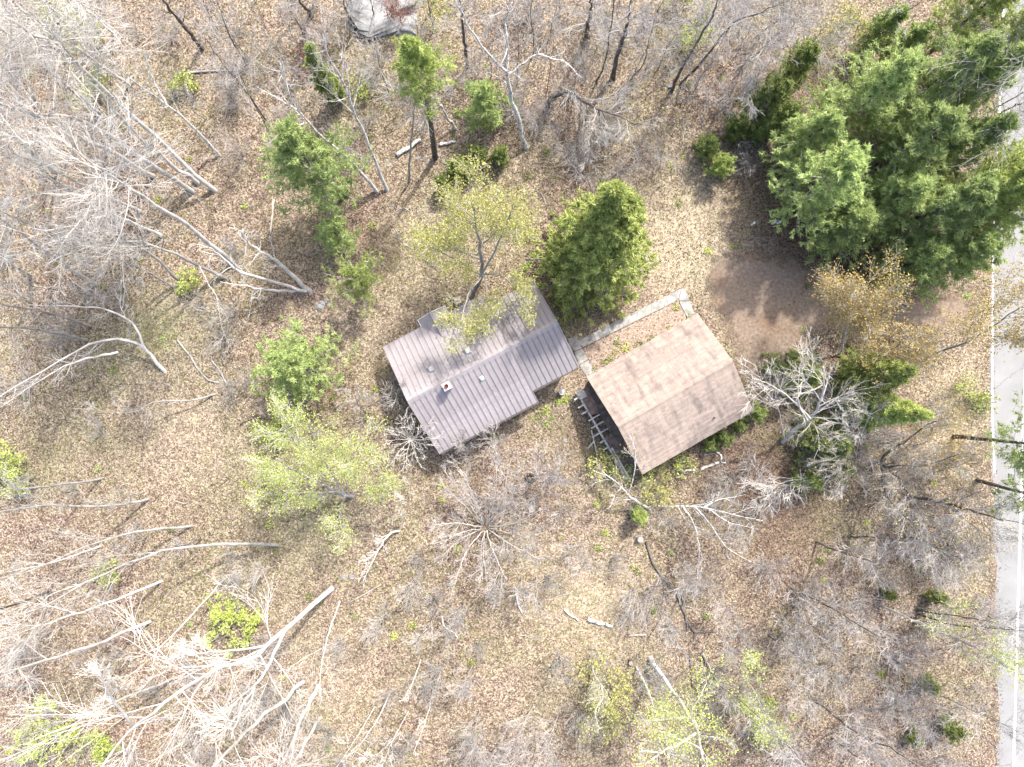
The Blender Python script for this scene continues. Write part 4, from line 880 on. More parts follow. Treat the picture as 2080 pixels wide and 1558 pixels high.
# ---------------------------------------------------------------- trees near the garage and the road
tree('birch_tree', 'pale birch snag beside lower garage corner, broken and forked', 'tree', None, [([(1322, 1037), (1300, 1022), (1282, 1010), (1262, 990), (1240, 970), (1205, 955)], 5.5, 0, 1, .13), ([(1276, 1003), (1287, 970), (1290, 920), (1282, 890)], 5.5, 2.8, 1, .06), ([(1262, 990), (1250, 1005), (1240, 1030)], 5, 3.5, 1, .05)], 'birch', .13, nb=8, bl=.26, n2=5, n3=4, t0=.35, leaf='tan', leafn=500, leafs=.1)
tree('birch_tree', 'white birch bowed over, fanning drooping limbs below garage', 'tree', None, [([(1340, 1032), (1375, 1028), (1425, 1030), (1475, 1042), (1550, 1058)], 5.5, 0, .7, .11), ([(1412, 1030), (1440, 1062), (1475, 1110), (1525, 1142)], 3.2, 4.2, 1, .06), ([(1388, 1030), (1410, 1065), (1420, 1115), (1417, 1165)], 2.5, 4.0, 1, .05), ([(1430, 1030), (1460, 1015), (1515, 1005)], 5.5, 4.8, 1, .05), ([(1440, 1035), (1480, 1060), (1540, 1075)], 4.8, 4.8, 1, .05)], 'birch', .11, nb=11, bl=.3, n2=6, n3=4, t0=.25, up=-.03, leaf='tan', leafn=600, leafs=.1)
tree('dead_tree', 'big bleached dead tree with antler-like limbs right of garage', 'tree', None,
     [([(1590, 898), (1622, 868), (1646, 848), (1665, 820), (1676, 790), (1672, 745)], 10, 0, 1, .2), ([(1646, 850), (1610, 812), (1570, 785), (1530, 768)], 9.5, 5, 1, .08), ([(1640, 854), (1620, 810), (1640, 770), (1652, 730), (1635, 700)], 11, 5, 1, .07), ([(1655, 838), (1690, 820), (1735, 800)], 9.5, 6, 1, .08), ([(1594, 892), (1580, 830), (1550, 790), (1525, 765)], 8, 1, 1, .05), ([(1650, 848), (1700, 850), (1712, 845)], 8, 6, 1, .05)],
     'pale', .2, nb=9, bl=.3, n2=6, n3=4, t0=.25, ang=48, leaf='tan', leafn=900, leafs=.09)
tree('gnarled_tree', 'gnarled dark tree with twisted limbs spreading towards the road', 'tree', None,
     [([(1770, 935), (1790, 942), (1812, 960), (1845, 1000), (1880, 1060)], 7, 0, 1, .2), ([(1788, 940), (1800, 922), (1840, 895), (1880, 865), (1905, 855)], 7, 1, 1, .13), ([(1790, 945), (1795, 985), (1810, 1020), (1850, 1060), (1880, 1100), (1930, 1130)], 8, 1, 1, .13), ([(1800, 950), (1835, 945), (1880, 945), (1960, 920)], 7, 1.5, 1, .1), ([(1775, 938), (1735, 950), (1722, 925), (1690, 930)], 5, 1, 1, .08), ([(1850, 1008), (1930, 1025), (2000, 1045), (2080, 1065)], 9, .2, 1, .15)],
     'dark', .2, nb=15, bl=.4, n2=7, n3=5, t0=.25, ang=50, twig='grey', leaf='tan', leafn=2500, leafs=.10)
tree('bare_tree', 'pale twiggy leafless tree beside the gnarled dark tree', 'tree', None, [([(1738, 935), (1742, 905), (1760, 860), (1770, 840)], 5.5, 0, 1, .07), ([(1740, 925), (1725, 890), (1715, 860)], 5, 1.5, 1, .05)], 'pale', .07, nb=16, bl=.45, n2=6, n3=4, t0=.2, ang=45)
tree('bare_tree', 'leaning grey tree crossing the shade between two dark spruces', 'tree', None, [([(1645, 978), (1610, 975), (1575, 985), (1540, 985)], 5, 0, 1, .06), ([(1645, 978), (1680, 985), (1720, 1000)], 4, .3, 1, .06)], 'grey', .06, nb=14, bl=.4, n2=6, n3=4, t0=.1, twig='pale')
LC = 'birch with tan catkins beside the dirt driveway'; GC = 'tan flowering trees by the driveway'
tree('birch_tree', 'upright birch with three white stems and tan catkins over driveway', 'tree', None, [([(1706, 722), (1718, 680), (1725, 655), (1745, 620), (1760, 580)], 9, 0, 1, .09), ([(1718, 682), (1708, 640), (1702, 590)], 9, 2.5, 1, .06), ([(1724, 660), (1728, 620), (1733, 580)], 9.3, 3.5, 1, .05)], 'birch', .09, nb=15, bl=.34, n2=7, n3=4, leaf='tan', leafn=10000, leafs=.12, t0=.25)
tree('birch_tree', 'grey limbed tree with tan catkins where driveway meets spruces', 'tree', None, [([(1752, 740), (1790, 720), (1820, 705), (1858, 675)], 7.5, 0, 1, .1), ([(1812, 708), (1850, 718), (1890, 760)], 7, 4.5, 1, .05), ([(1856, 676), (1885, 682), (1915, 708)], 8, 7, 1, .04), ([(1800, 712), (1775, 680), (1755, 660)], 7, 4, 1, .04)], 'grey', .1, nb=14, bl=.4, n2=7, n3=4, leaf='tan', leafn=8000, leafs=.12, t0=.2, twig='pale')
tree('birch_tree', 'long leaning grey tree with tan catkins reaching over the road', 'tree', None, [([(1826, 765), (1860, 740), (1920, 712), (1990, 680), (2050, 640), (2100, 610)], 13, 0, 1, .14), ([(1990, 680), (2040, 685), (2085, 690)], 12.5, 9, 1, .06)], 'grey', .14, nb=14, bl=.28, n2=7, n3=4, leaf='tan', leafn=6000, leafs=.12, t0=.5)
tree('leafing_tree', 'pale tan budding brush tree beside the road verge', 'tree', None, [([(1880, 900), (1895, 870), (1915, 840)], 5)], 'grey', .06, nb=16, bl=.5, n2=6, n3=4, leaf='tan', leafn=3200, leafs=.1, t0=.1, twig='twig')
tree('bare_tree', 'hazy tan bush of fine twigs beyond gnarled dark tree', 'shrub', None, [([(1900, 960), (1930, 950), (1965, 940)], 5)], 'grey', .06, nb=18, bl=.5, n2=6, n3=4, leaf='tan', leafn=2500, leafs=.1, t0=.1, twig='twig')
LR = 'leafless dark trunk leaning toward the road in the lower woods'; GR = 'bare trees leaning to the road'
for pth, hh, r_ in (([(1657, 1100), (1700, 1118), (1745, 1133), (1790, 1145)], 7, .1), ([(1728, 1090), (1790, 1093), (1850, 1110)], 6, .08), ([(1606, 1193), (1650, 1215), (1700, 1242), (1780, 1290), (1830, 1310)], 8, .12), ([(1862, 1240), (1920, 1248), (1990, 1258), (2090, 1285)], 10, .09), ([(1862, 1246), (1930, 1268), (2010, 1275), (2090, 1282)], 10, .09),
                    ([(1562, 1485), (1600, 1515), (1645, 1560)], 9, .17), ([(1645, 1415), (1690, 1450), (1740, 1490), (1810, 1520), (1870, 1560)], 11, .12), ([(1900, 1408), (1960, 1435), (2030, 1468), (2080, 1492)], 8, .06), ([(1690, 1500), (1730, 1530), (1780, 1565)], 8, .08), ([(1560, 1290), (1615, 1330), (1660, 1370)], 6, .07), ([(1425, 1328), (1455, 1385), (1500, 1420), (1570, 1480)], 7, .09), ([(2010, 1250), (2050, 1290), (2090, 1330)], 8, .06), ([(1850, 1090), (1900, 1110), (1960, 1140)], 8, .09)):
    tree('bare_tree', LR, 'tree', GR, [(pth, hh)], 'dark' if r_ > .065 else 'grey', r_, nb=15, bl=.34, n2=7, n3=4, t0=.3, ang=46, twig='twig')
tree('leafing_tree', 'slim tree with sparse lime leaves arching over road edge', 'tree', None, [([(1783, 1225), (1840, 1253), (1900, 1282), (1960, 1305), (2020, 1340), (2075, 1375)], 10)], 'grey', .11, nb=16, bl=.26, n2=6, n3=4, leaf='lime', leafn=1800, leafs=.12, t0=.35, twig='pale')
tree('birch_tree', 'stout birch with white zigzag limbs and fresh lime leaves', 'tree', None, [([(1321, 1337), (1350, 1385), (1392, 1445), (1415, 1485), (1425, 1530), (1440, 1570)], 14, 0, 1, .22), ([(1412, 1490), (1380, 1510), (1340, 1530), (1310, 1555)], 13, 9.5, 1, .12), ([(1420, 1495), (1455, 1500), (1490, 1505)], 13, 10, 1, .08), ([(1345, 1530), (1305, 1525), (1300, 1535)], 13.5, 12, 1, .06)], 'birch', .22, nb=10, bl=.26, n2=6, n3=3, leaf='lime', leafn=3000, leafs=.115, t0=.4, wob=.3, ang=60)
tree('birch_tree', 'second stem birch with lime leaves beside the stout birch', 'tree', None, [([(1292, 1355), (1315, 1400), (1330, 1440), (1350, 1490), (1360, 1540)], 12, 0, 1, .10)], 'birch', .1, nb=14, bl=.25, n2=6, n3=3, leaf='lime', leafn=1500, leafs=.115, t0=.4, wob=.26)
tree('leafing_tree', 'crooked pale little tree in a patch of yellow-green growth', 'tree', None, [([(1203, 1352), (1208, 1372), (1222, 1392), (1224, 1415), (1212, 1440), (1208, 1460)], 4.5, 0, 1, .11)], 'birch', .11, nb=14, bl=.34, n2=5, n3=3, leaf='bud', leafn=900, leafs=.1, t0=.15)
tree('leafing_tree', 'small tree with bright lime leaves near the lower woods', 'tree', None, [([(1512, 1375), (1535, 1410), (1552, 1450), (1560, 1480)], 6, 0, 1, .06), ([(1520, 1385), (1530, 1355), (1535, 1345)], 5, 1.5, 1, .03)], 'pale', .06, nb=12, bl=.32, n2=6, n3=4, leaf='lime', leafn=2400, leafs=.115, t0=.1)
tree('leafing_tree', 'small lime leaved tree at foot of thick dark trunk', 'tree', None, [([(1545, 1478), (1565, 1492), (1580, 1500)], 3)], 'pale', .04, nb=12, bl=.5, n2=5, n3=3, leaf='lime', leafn=1100, leafs=.11, t0=.1)
LS = 'pale twiggy leafless sapling clump at the foot of the clearing'; GS = 'pale sapling clumps'
for pth, hh in (([(1018, 1500), (1012, 1530), (1005, 1570)], 6), ([(975, 1440), (965, 1490), (975, 1540)], 5), ([(1085, 1430), (1060, 1480), (1040, 1550)], 6), ([(1135, 1450), (1110, 1510), (1070, 1560)], 6), ([(920, 1250), (912, 1275), (905, 1300)], 4), ([(960, 1350), (945, 1385), (940, 1400)], 4), ([(1015, 1165), (1010, 1190), (1005, 1215)], 3), ([(1060, 1170), (1058, 1200), (1062, 1230)], 3), ([(855, 1160), (835, 1190), (820, 1215)], 3.5), ([(1375, 1130), (1385, 1160), (1390, 1200)], 4), ([(1580, 1250), (1600, 1290), (1640, 1320)], 5), ([(1465, 1200), (1475, 1240), (1490, 1270)], 4), ([(1700, 1200), (1730, 1240), (1745, 1280)], 5), ([(1610, 1380), (1640, 1410), (1660, 1440)], 5), ([(1730, 1440), (1790, 1440), (1830, 1420)], 5), ([(560, 1150), (510, 1165), (470, 1190)], 5), ([(80, 1330), (40, 1340), (0, 1350)], 6), ([(790, 1230), (775, 1260), (760, 1290)], 4)):
    tree('bare_sapling', LS, 'sapling', GS, [(pth, hh)], 'grey', .045, nb=14, bl=.42, n2=6, n3=4, t0=.08, ang=36, twig='twig')
tree('red_shrub', 'red leaved shrub growing on the huge boulder', 'shrub', None, [([(815, 45), (812, 25), (808, 5)], 3)], 'grey', .04, nb=12, bl=.5, n2=5, n3=3, leaf='red', leafn=900, leafs=.11, t0=.1)
tree('leafing_tree', 'small yellow-green budding tree right of the huge boulder', 'tree', None, [([(855, 55), (870, 30), (882, 5)], 4)], 'dark', .05, nb=12, bl=.5, n2=5, n3=3, leaf='bud', leafn=1200, leafs=.11, t0=.1)
for pth in ([(1735, 75), (1745, 45), (1750, 10)], [(1720, 100), (1712, 70), (1705, 40)]):
    tree('leafing_tree', 'bright yellow flowering sapling above the big pines', 'tree', 'yellow saplings', [(pth, 4)], 'dark', .04, nb=10, bl=.5, n2=4, n3=3, leaf='bud', leafn=900, leafs=.12, t0=.1)

# ---------------------------------------------------------------- conifers
conifer('spruce_tree', 'broad yellow-green spruce standing between house and garage walk', 'tree', None, (1215, 480), 16, 4.3, 'spruce', .08, 'spruce', 1.5, .5, base=(1184, 545), nl=.30, tip=(1256, 378))
conifer('pine_tree', 'rounded soft blue-green pine left of the house', 'tree', None, (605, 745), 8, 3.5, 'pineblue', .12, 'pine', 1.4, .5, nl=.26)
conifer('pine_tree', 'tall green pine with bare birch branches across it', 'tree', None, (625, 330), 13, 3.5, 'pine', .2, 'pine', 1.2, .55, base=(695, 405))
conifer('pine_tree', 'small soft green pine under the tall pine behind birches', 'tree', None, (685, 470), 5, 1.6, 'pineblue', .1, 'pine', .8)
conifer('pine_tree', 'young bright green star-shaped pine above the house end', 'tree', None, (722, 562), 6, 2.5, 'pineyel', .3, 'pine', .8, .7, nl=.22)
conifer('pine_tree', 'small soft green pine beside the large white birch', 'tree', None, (985, 215), 6, 2.0, 'pineblue', .1, 'pine', 1.2, .5)
conifer('pine_tree', 'tall pine with green tuft of crown above bare trunk', 'tree', None, None, 16, 2.1, 'pineyel', .62, 'pine', .9, base=(884, 320), tip=(828, 85))
conifer('cedar_tree', 'narrow dark green cedar behind the slender birch', 'tree', None, (660, 150), 8.5, 1.0, 'cedar', .04, 'bush', 1.6, .5, nl=.2)
for m, h, R, mt, ds, lab in [((1660, 370), 11, 3.8, 'pineblue', 1.4, 'large soft blue-green pine spreading furthest over the lawn'), ((1745, 195), 12, 3.6, 'pineblue', 1.3, 'large blue-green pine beside the leaning dark pole at grove top'),
        ((1640, 285), 9, 3.0, 'pineblue', 1.2, 'soft blue-green pine behind the row of dark evergreen bushes'), ((1830, 300), 12, 3.6, 'pineblue', 1.3, 'large blue-green pine in the middle of the grove'),
        ((1880, 180), 13, 3.3, 'pine', 1.2, 'tall green pine in the grove with bare limbs over it'), ((1965, 190), 13, 3.0, 'pine', 1.1, 'tall green pine where bare limbs cross the road'),
        ((1710, 470), 8, 2.8, 'pineblue', 1.1, 'shaded blue-green pine just beyond the white pipe posts'), ((1885, 430), 12, 3.6, 'pine', 1.3, 'broad deep green pine at driveway side of grove'),
        ((1985, 420), 13, 3.2, 'pineyel', 1.3, 'bright yellow-green pine crowding the road from the grove'), ((1930, 525), 9, 3.0, 'pine', 1.2, 'low deep green pine where driveway meets road'),
        ((1850, 535), 8, 2.7, 'pine', 1.2, 'low deep green pine behind the three-stemmed birch'), ((1790, 410), 10, 2.8, 'pineblue', 1.0, 'blue-green pine tucked between larger pines above driveway'),
        ((1690, 425), 7, 1.9, 'pineblue', 1.0, 'small blue-green pine beside the white pipe posts'), ((1930, 300), 11, 2.8, 'pine', 1.0, 'green pine between the yellow pine and bare limbs')]:
    conifer('pine_tree', lab, 'tree', 'pines of the roadside grove', m, h, R, mt, .12, 'pine', ds)
for m, h, R in (((2050, 345), 14, 2.6), ((1965, 50), 12, 2.8), ((2055, 55), 13, 2.4), ((2055, 440), 13, 2.3)):
    conifer('pine_tree', 'yellow-green open crowned pine hanging over the road edge', 'tree', 'yellowish pines by the road', m, h, R, 'pineyel', .3, 'pine', .9)
conifer('pine_tree', 'lone pine with long dark trunk leaning over the road', 'tree', None, None, 12, 3.0, 'pine', .5, 'pine', .8, base=(1938, 886))
conifer('pine_tree', 'second roadside pine mostly beyond the pavement edge', 'tree', None, None, 11, 2.6, 'pine', .45, 'pine', .8, base=(1985, 975))
for m, h, R in (((1795, 762), 9, 2.1), ((1815, 835), 10, 1.7), ((1635, 755), 5, 2.2), ((1690, 900), 5, 2.4)):
    conifer('spruce_tree', {9: 'dark pointed spruce beside the tan catkin trees', 10: 'dark slender spruce below the pointed one near road verge', 5: 'low bushy dark spruce behind the antler-like dead tree'}[h], 'tree', 'dark spruces right of the garage' if h == 5 else None, m, h, R, 'cedar' if h == 5 else 'spruce', .03, 'spruce', 1.2, .55, nl=.22)
LBH = 'low dark evergreen bush at the edge of the pine grove'
for m, h, R, mt in (((1560, 205), 6, 2.0, 'cedar'), ((1610, 145), 6, 1.9, 'cedar'), ((1500, 262), 3.5, 1.3, 'cedar'), ((1437, 297), 2.5, 1.2, 'cedar'), ((1462, 338), 2.5, 1.25, 'pineyel'), ((1790, 65), 6, 1.6, 'pine'), ((1545, 265), 3, 1.1, 'cedar'), ((1580, 245), 5, 1.5, 'cedar'), ((1840, 95), 6, 1.4, 'pine')):
    conifer('evergreen_bush', LBH if mt == 'cedar' else ('bright low evergreen bush, nearest the leafy lawn at grove edge' if mt == 'pineyel' else 'feathery young pine above the big pine grove'), 'bush', 'evergreen bushes by the grove' if mt != 'pineyel' else None, m, h, R, mt, .05, 'bush', 1.2, nl=.2)
for m, h, R in (((930, 345), 2.5, 1.3), ((1015, 318), 2.2, .9), ((968, 318), 2.2, 1.1), ((902, 372), 2.0, 1.0)):
    conifer('evergreen_bush', 'low dark evergreen bush behind the yellow budding tree', 'bush', 'bushes behind the budding tree', m, h, R, 'cedar', .05, 'bush', 1.1, nl=.2)
for m, h, R, lab, gp in (((1300, 1046), 2.4, .75, 'small round bright evergreen at foot of the pale birch snag', None), ((1468, 888), 1.5, .9, 'low green bush against the lower garage eave', 'bushes by the garage'), ((1535, 838), 1.8, 1.0, 'low green bush against the lower garage eave', 'bushes by the garage'), ((1440, 905), 1.2, .7, 'low green bush against the lower garage eave', 'bushes by the garage'), ((1500, 865), 1.3, .7, 'low green bush against the lower garage eave', 'bushes by the garage'),
                     ((1640, 975), 2.2, 1.4, 'low dark evergreen under the crossing grey tree', None), ((1705, 950), 2.2, 1.2, 'low green evergreen under the pale twiggy tree', None),
                     ((1902, 1212), 1.8, .75, 'small green cedar in lower woods beside the road', 'small cedars by the road'), ((1887, 1390), 1.8, .8, 'small green cedar in lower woods beside the road', 'small cedars by the road'), ((1932, 1475), 2.2, 1.15, 'small green cedar in lower woods beside the road', 'small cedars by the road'), ((1858, 1500), 1.5, .6, 'small green cedar in lower woods beside the road', 'small cedars by the road'), ((1806, 1207), 1.5, .5, 'small green cedar in lower woods beside the road', 'small cedars by the road')):
    conifer('evergreen_bush', lab, 'bush', gp, m, h, R, 'pineyel' if h == 2.4 else ('softcedar' if m[1] > 1100 else 'cedar'), .03, 'bush', .9, nl=.2)

# ---------------------------------------------------------------- leafy understory patches, seedlings, twig shrubs
for px, py, R, n, lb, mt in ((480, 1255, 2.6, 2600, 0, 'lime'), (120, 1470, 2.8, 2600, 0, 'lime'), (210, 1500, 2.0, 1500, 0, 'lime'), (25, 940, 1.9, 1600, 1, 'lime'), (50, 965, 1.8, 900, 1, 'lime'), (180, 75, 1.8, 900, 2, 'lime'), (135, 50, 1.8, 700, 2, 'lime'), (200, 195, 2.0, 700, 2, 'cedar'), (385, 180, 1.2, 500, 2, 'lime'), (390, 572, 1.0, 500, 2, 'lime'),
                           (230, 1155, 1.2, 450, 1, 'lime'), (1390, 45, 2.6, 1600, 3, 'lime'), (1215, 1375, 2.4, 1100, 4, 'bud'), (1220, 1440, 2.2, 800, 4, 'bud'), (640, 110, 1.2, 110, 5, 'red'), (620, 140, 1.2, 90, 5, 'red'), (740, 180, 1.2, 400, 3, 'lime'), (1490, 1420, 1.0, 200, 4, 'lime'), (1560, 1430, 1.0, 250, 4, 'lime'),
                           (1220, 940, 1.3, 600, 6, 'bud'), (1260, 945, 1.2, 500, 6, 'lime'), (1320, 950, 1.2, 400, 6, 'lime'), (1390, 940, 1.2, 300, 6, 'lime'), (1330, 985, 1.6, 600, 6, 'bud'), (1960, 790, 1.2, 400, 7, 'lime'), (1985, 820, 1.0, 350, 7, 'cedar'), (560, 880, 1.4, 700, 8, 'lime')):
    lab = ['lime leaved undergrowth below the huge white tree', 'lime leaved sapling patch in the left clearing', 'green undergrowth among tall pale trees of left stand', 'pale green undergrowth behind the birches', 'yellow-green undergrowth in the lower clearing', 'orange-red leaved shrub beside the narrow cedar', 'yellow-green weeds growing round the rotten deck', 'green verge bush beside the road', 'lime sapling at edge of wide lime tree'][lb]
    rg = rng_next(); base = P(px, py); o = empty('leafy_sapling', base, 0, lab, 'sapling', 'leafy undergrowth ' + str(lb) if lb != 8 else None)
    hgt = min(R * 1.3, 2.6); ns = 14
    X = np.zeros((ns, 4, 3)); a = rg.random(ns) * 6.283; rr = R * np.sqrt(rg.random(ns))
    for i in range(4): X[:, i] = np.stack([rr * np.cos(a) * (.35 + .22 * i), rr * np.sin(a) * (.35 + .22 * i), np.full(ns, hgt * i / 3.) * rg.uniform(.6, 1, ns)], 1)
    Y, Ry, _ = grow(rg, X, np.full((ns, 4), .012), 8, .15, 1, np.full(ns, R * .5), 50, 3, .2, .05, .6, .007)
    V, Fq = merge([tubes(X, np.full((ns, 4), .015), 3), tubes(Y, Ry, 3)]); obj('stems', mesh_np('stems', V, [Fq], M['twig']), o)
    i = rg.integers(0, len(Y), n); f = rg.random((n, 1)); C = Y[i, 1] * (1 - f) + Y[i, 2] * f
    V, Fq = leaf_quads(rg, C, .15, .5, .12); obj('foliage', mesh_np('foliage', V, [Fq], M[mt], rg.random(len(Fq))), o)

# seedlings: a few meshes shared by many individual plants
seed_me = []
for v in range(5):
    rg = np.random.default_rng(300 + v); n = 60; r = .30 * np.sqrt(rg.random(n)); a = rg.random(n) * 6.283
    C = np.stack([r * np.cos(a), r * np.sin(a), .05 + .25 * rg.random(n) * (1 - r / .35)], 1)
    V, Fq = leaf_quads(rg, C, .11, .5); seed_me.append((mesh_np('seedling', V, [Fq], M['cedar' if v < 2 else 'lime' if v < 4 else 'pine'], rg.random(len(Fq)))))
rg = np.random.default_rng(8)
SEEDL = [(1254, 695, 0), (1271, 705, 0), (1250, 714, 0), (1298, 703, 0), (1400, 643, 0), (1372, 623, 0), (1325, 690, 0), (1360, 665, 0), (1206, 748, 0), (1230, 735, 0), (1240, 728, 0),
         (1107, 833, 1), (1122, 848, 1), (1135, 815, 1), (1148, 808, 1), (1082, 850, 1), (1095, 845, 1), (1048, 845, 1), (1005, 888, 1), (1110, 862, 1), (1130, 815, 1), (1147, 815, 1)]
ZONE = {0: ('small green plant in the bed between walk and garage', 'bed plants'), 1: ('small green plant in leaves below the house eave', 'plants below the eave'), 2: ('tiny green seedling in the open leaf litter', 'seedlings in the litter')}
for k in range(110):
    x, y = rg.uniform(20, 2000), rg.uniform(30, 1540)
    if 770 < x < 1550 and 560 < y < 980: continue
    SEEDL.append((x, y, 2))
SEEDL += [(800, 1290, 2), (838, 1270, 2), (1330, 1238, 2), (1328, 1242, 2), (1112, 310, 2), (1108, 305, 2), (1388, 320, 2), (1362, 335, 2), (1415, 298, 2), (1210, 1115, 2), (1216, 1112, 2), (1288, 1152, 2), (1665, 1138, 2), (1672, 1180, 2), (1760, 1060, 2)]
for k, (x, y, zn) in enumerate(SEEDL):
    o = obj('seedling', seed_me[(int(x) + k) % 5], None, P(x, y), rg.random() * 6.28); s = rg.uniform(.6, 1.3) * (1.0 if zn == 1 else 1.0 if zn == 0 else .95); o.scale = (s, s, s); tag(o, ZONE[zn][0], 'plant', ZONE[zn][1])

# twig shrubs: shared meshes
shrub_me = []
for v in range(7):
    rg = np.random.default_rng(500 + v); ns = 9
    a = rg.random(ns) * 6.283; sp = rg.uniform(.3, .9, ns); X = np.zeros((ns, 5, 3)); hh = rg.uniform(1.3, 2.6, ns)
    for i in range(5):
        f = i / 4; X[:, i] = np.stack([np.cos(a) * sp * f ** 1.3 * 1.3, np.sin(a) * sp * f ** 1.3 * 1.3, hh * f - .05], 1) + rg.normal(size=(ns, 3)) * .05 * f
    R0 = np.linspace(.011, .005, 5)[None].repeat(ns, 0)
    X1, R1, L1 = grow(rg, X, R0, 8, .15, 1, np.full(ns, 1.0), 34, 4, .12, .05, .7, .005); X2, R2, L2 = grow(rg, X1, R1, 4, .1, 1, L1 * .6, 36, 3, .12, .03, .7, .0042)
    V, Fq = merge([tubes(X, R0, 4), tubes(X1, R1, 3), tubes(X2, R2, 3)]); shrub_me.append(mesh_np('twig_shrub', V, [Fq], M['twig' if v < 5 else 'grey']))
rg = np.random.default_rng(12); cnt = 0
SZ = [((0, 0, 520, 720), 26, 'low twiggy leafless shrub under the tall left stand', 'shrubs under the left stand'), ((480, 0, 1100, 320), 34, 'low twiggy leafless shrub among birches behind the house', 'shrubs among the birches'), ((1100, 0, 1620, 360), 40, 'low twiggy leafless shrub among dark trees beyond the spruce', 'shrubs beyond the spruce'),
      ((0, 760, 640, 1558), 26, 'low twiggy leafless shrub in the left clearing', 'shrubs in the left clearing'), ((660, 1000, 1400, 1558), 34, 'low twiggy leafless shrub in clearing below the buildings', 'shrubs below the buildings'), ((1400, 940, 1990, 1558), 52, 'low twiggy leafless shrub in the lower roadside woods', 'shrubs in the roadside woods'), ((1560, 740, 1980, 1000), 12, 'low twiggy leafless shrub in shade of dark spruces', 'shrubs by the spruces')]
for (x0, y0, x1, y1), n, lab, gp in SZ:
    for _ in range(n):
        x, y = rg.uniform(x0, x1), rg.uniform(y0, y1)
        o = obj('twig_shrub', shrub_me[rg.integers(7)], None, P(x, y), rg.random() * 6.28); s = rg.uniform(.9, 1.9); o.scale = (s, s, s * rg.uniform(.6, .9)); tag(o, lab, 'shrub', gp)


# slim saplings: shared meshes, each sapling a thing with trunk and crown
sap_me = []
for v in range(8):
    r2 = np.random.default_rng(900 + v); hh = r2.uniform(4.5, 8); X = np.zeros((1, 8, 3)); X[0, :, 2] = np.linspace(-.1, hh, 8); X[0, 1:, :2] = np.cumsum(r2.normal(size=(7, 2)) * .14, 0)
    R0 = np.linspace(.045, .014, 8)[None]; V0, F0 = tubes(X, R0, 5)
    X1, R1, L1 = grow(r2, X, R0, 16, .25, 1, [hh * .26], 42, 5, .16, .07, .55, .010); X2, R2, L2 = grow(r2, X1, R1, 6, .15, 1, L1 * .5, 42, 4, .16, .05, .6, .009); X3, R3, _ = grow(r2, X2, R2, 4, .1, 1, L2 * .5, 42, 3, .15, .03, .6, .0085)
    V, Fq = merge([tubes(X1, R1, 4), tubes(X2, R2, 3), tubes(X3, R3, 3)]); mt = 'grey' if v % 2 else 'twig'
    sap_me.append((mesh_np('trunk', V0, [F0], M['dark' if v % 3 == 0 else 'grey'], smooth=True), mesh_np('crown', V, [Fq], M[mt])))
rg = np.random.default_rng(17)
for (x0, y0, x1, y1), n, lab, gp in (((440, 0, 760, 330), 14, 'slim twiggy leafless sapling around the two leaning birches', 'saplings around the birches'), ((1090, 10, 1560, 240), 26, 'slim twiggy leafless sapling between dark trunks beyond the spruce', 'saplings beyond the spruce'), ((0, 200, 420, 700), 14, 'slim twiggy leafless sapling inside the tall left stand', 'saplings in the left stand'), ((1440, 1020, 1960, 1540), 34, 'slim twiggy leafless sapling in the lower roadside woods', 'saplings in the roadside woods'), ((860, 1150, 1400, 1540), 10, 'slim twiggy leafless sapling in the lower clearing', 'saplings in the lower clearing'), ((80, 820, 560, 1500), 10, 'slim twiggy leafless sapling in the left clearing', 'saplings in the left clearing'), ((760, 0, 1090, 200), 10, 'slim twiggy leafless sapling behind the large birch', 'saplings behind the large birch')):
    for _ in range(n):
        x, y = rg.uniform(x0, x1), rg.uniform(y0, y1); a, b = sap_me[rg.integers(8)]
        r_ = empty('bare_sapling', P(x, y), rg.random() * 6.28, lab, 'sapling', gp); s_ = rg.uniform(.6, 1.1); r_.scale = (s_, s_, s_)
        obj('trunk', a, r_); obj('crown', b, r_)

# ---------------------------------------------------------------- fallen logs and sticks
def log(pts, r, mat, label, group=None, nb=0, name='fallen_log', zt=None):
    rg = rng_next(); X = resample([P(a, b, r * .9) for a, b in pts], 8); X[1:-1, :2] += rg.normal(size=(6, 2)) * r * .3
    base = X[0].copy(); base[2] = 0; R = r * np.linspace(1.05, .72, 8)
    V, Fq = tubes((X - base)[None], R[None], 9)
    fl = [Fq, np.array([[i for i in range(9)][::-1], [len(V) - 9 + i for i in range(9)]])]
    if nb:
        X1, R1, L1 = grow(rg, X[None], R[None], nb, .25, 1, [np.linalg.norm(X[-1] - X[0]) * .3], 45, 4, .15, .0, .4, .012, flat=.4); V1, F1 = tubes(X1 - base, R1, 4); fl[0] = np.vstack([Fq, F1 + len(V)]); V = np.vstack([V, V1])
    return tag(obj(name, mesh_np(name, V, fl, M[mat], smooth=True), None, base), label, 'log' if name == 'fallen_log' else 'branch', group)
log([(806, 315), (830, 300), (855, 283)], .17, 'birch', 'thick white birch log lying behind the two leaning birches')
log([(893, 294), (925, 287)], .13, 'birch', 'short white birch log below the short broken birch trunk')
log([(556, 405), (553, 440), (550, 475)], .09, 'stick', 'straight pale log lying near top of the grey dead tree')
log([(1145, 1238), (1176, 1261)], .09, 'birch', 'slim white birch log beside the short thick one')
log([(1194, 1257), (1218, 1266), (1244, 1272)], .14, 'birch', 'short thick white birch log in the lower clearing')
log([(1276, 1291), (1313, 1289)], .08, 'stick', 'short cut pale log lying alone in the lower clearing')
log([(703, 1227), (740, 1207), (775, 1187)], .06, 'stick', 'long straight pale stick near the huge white tree')
log([(1382, 957), (1412, 954)], .10, 'birch', 'white birch log piece left of its pair below garage'); log([(1423, 953), (1442, 946), (1460, 939)], .12, 'birch', 'white birch log angled below the garage eave')
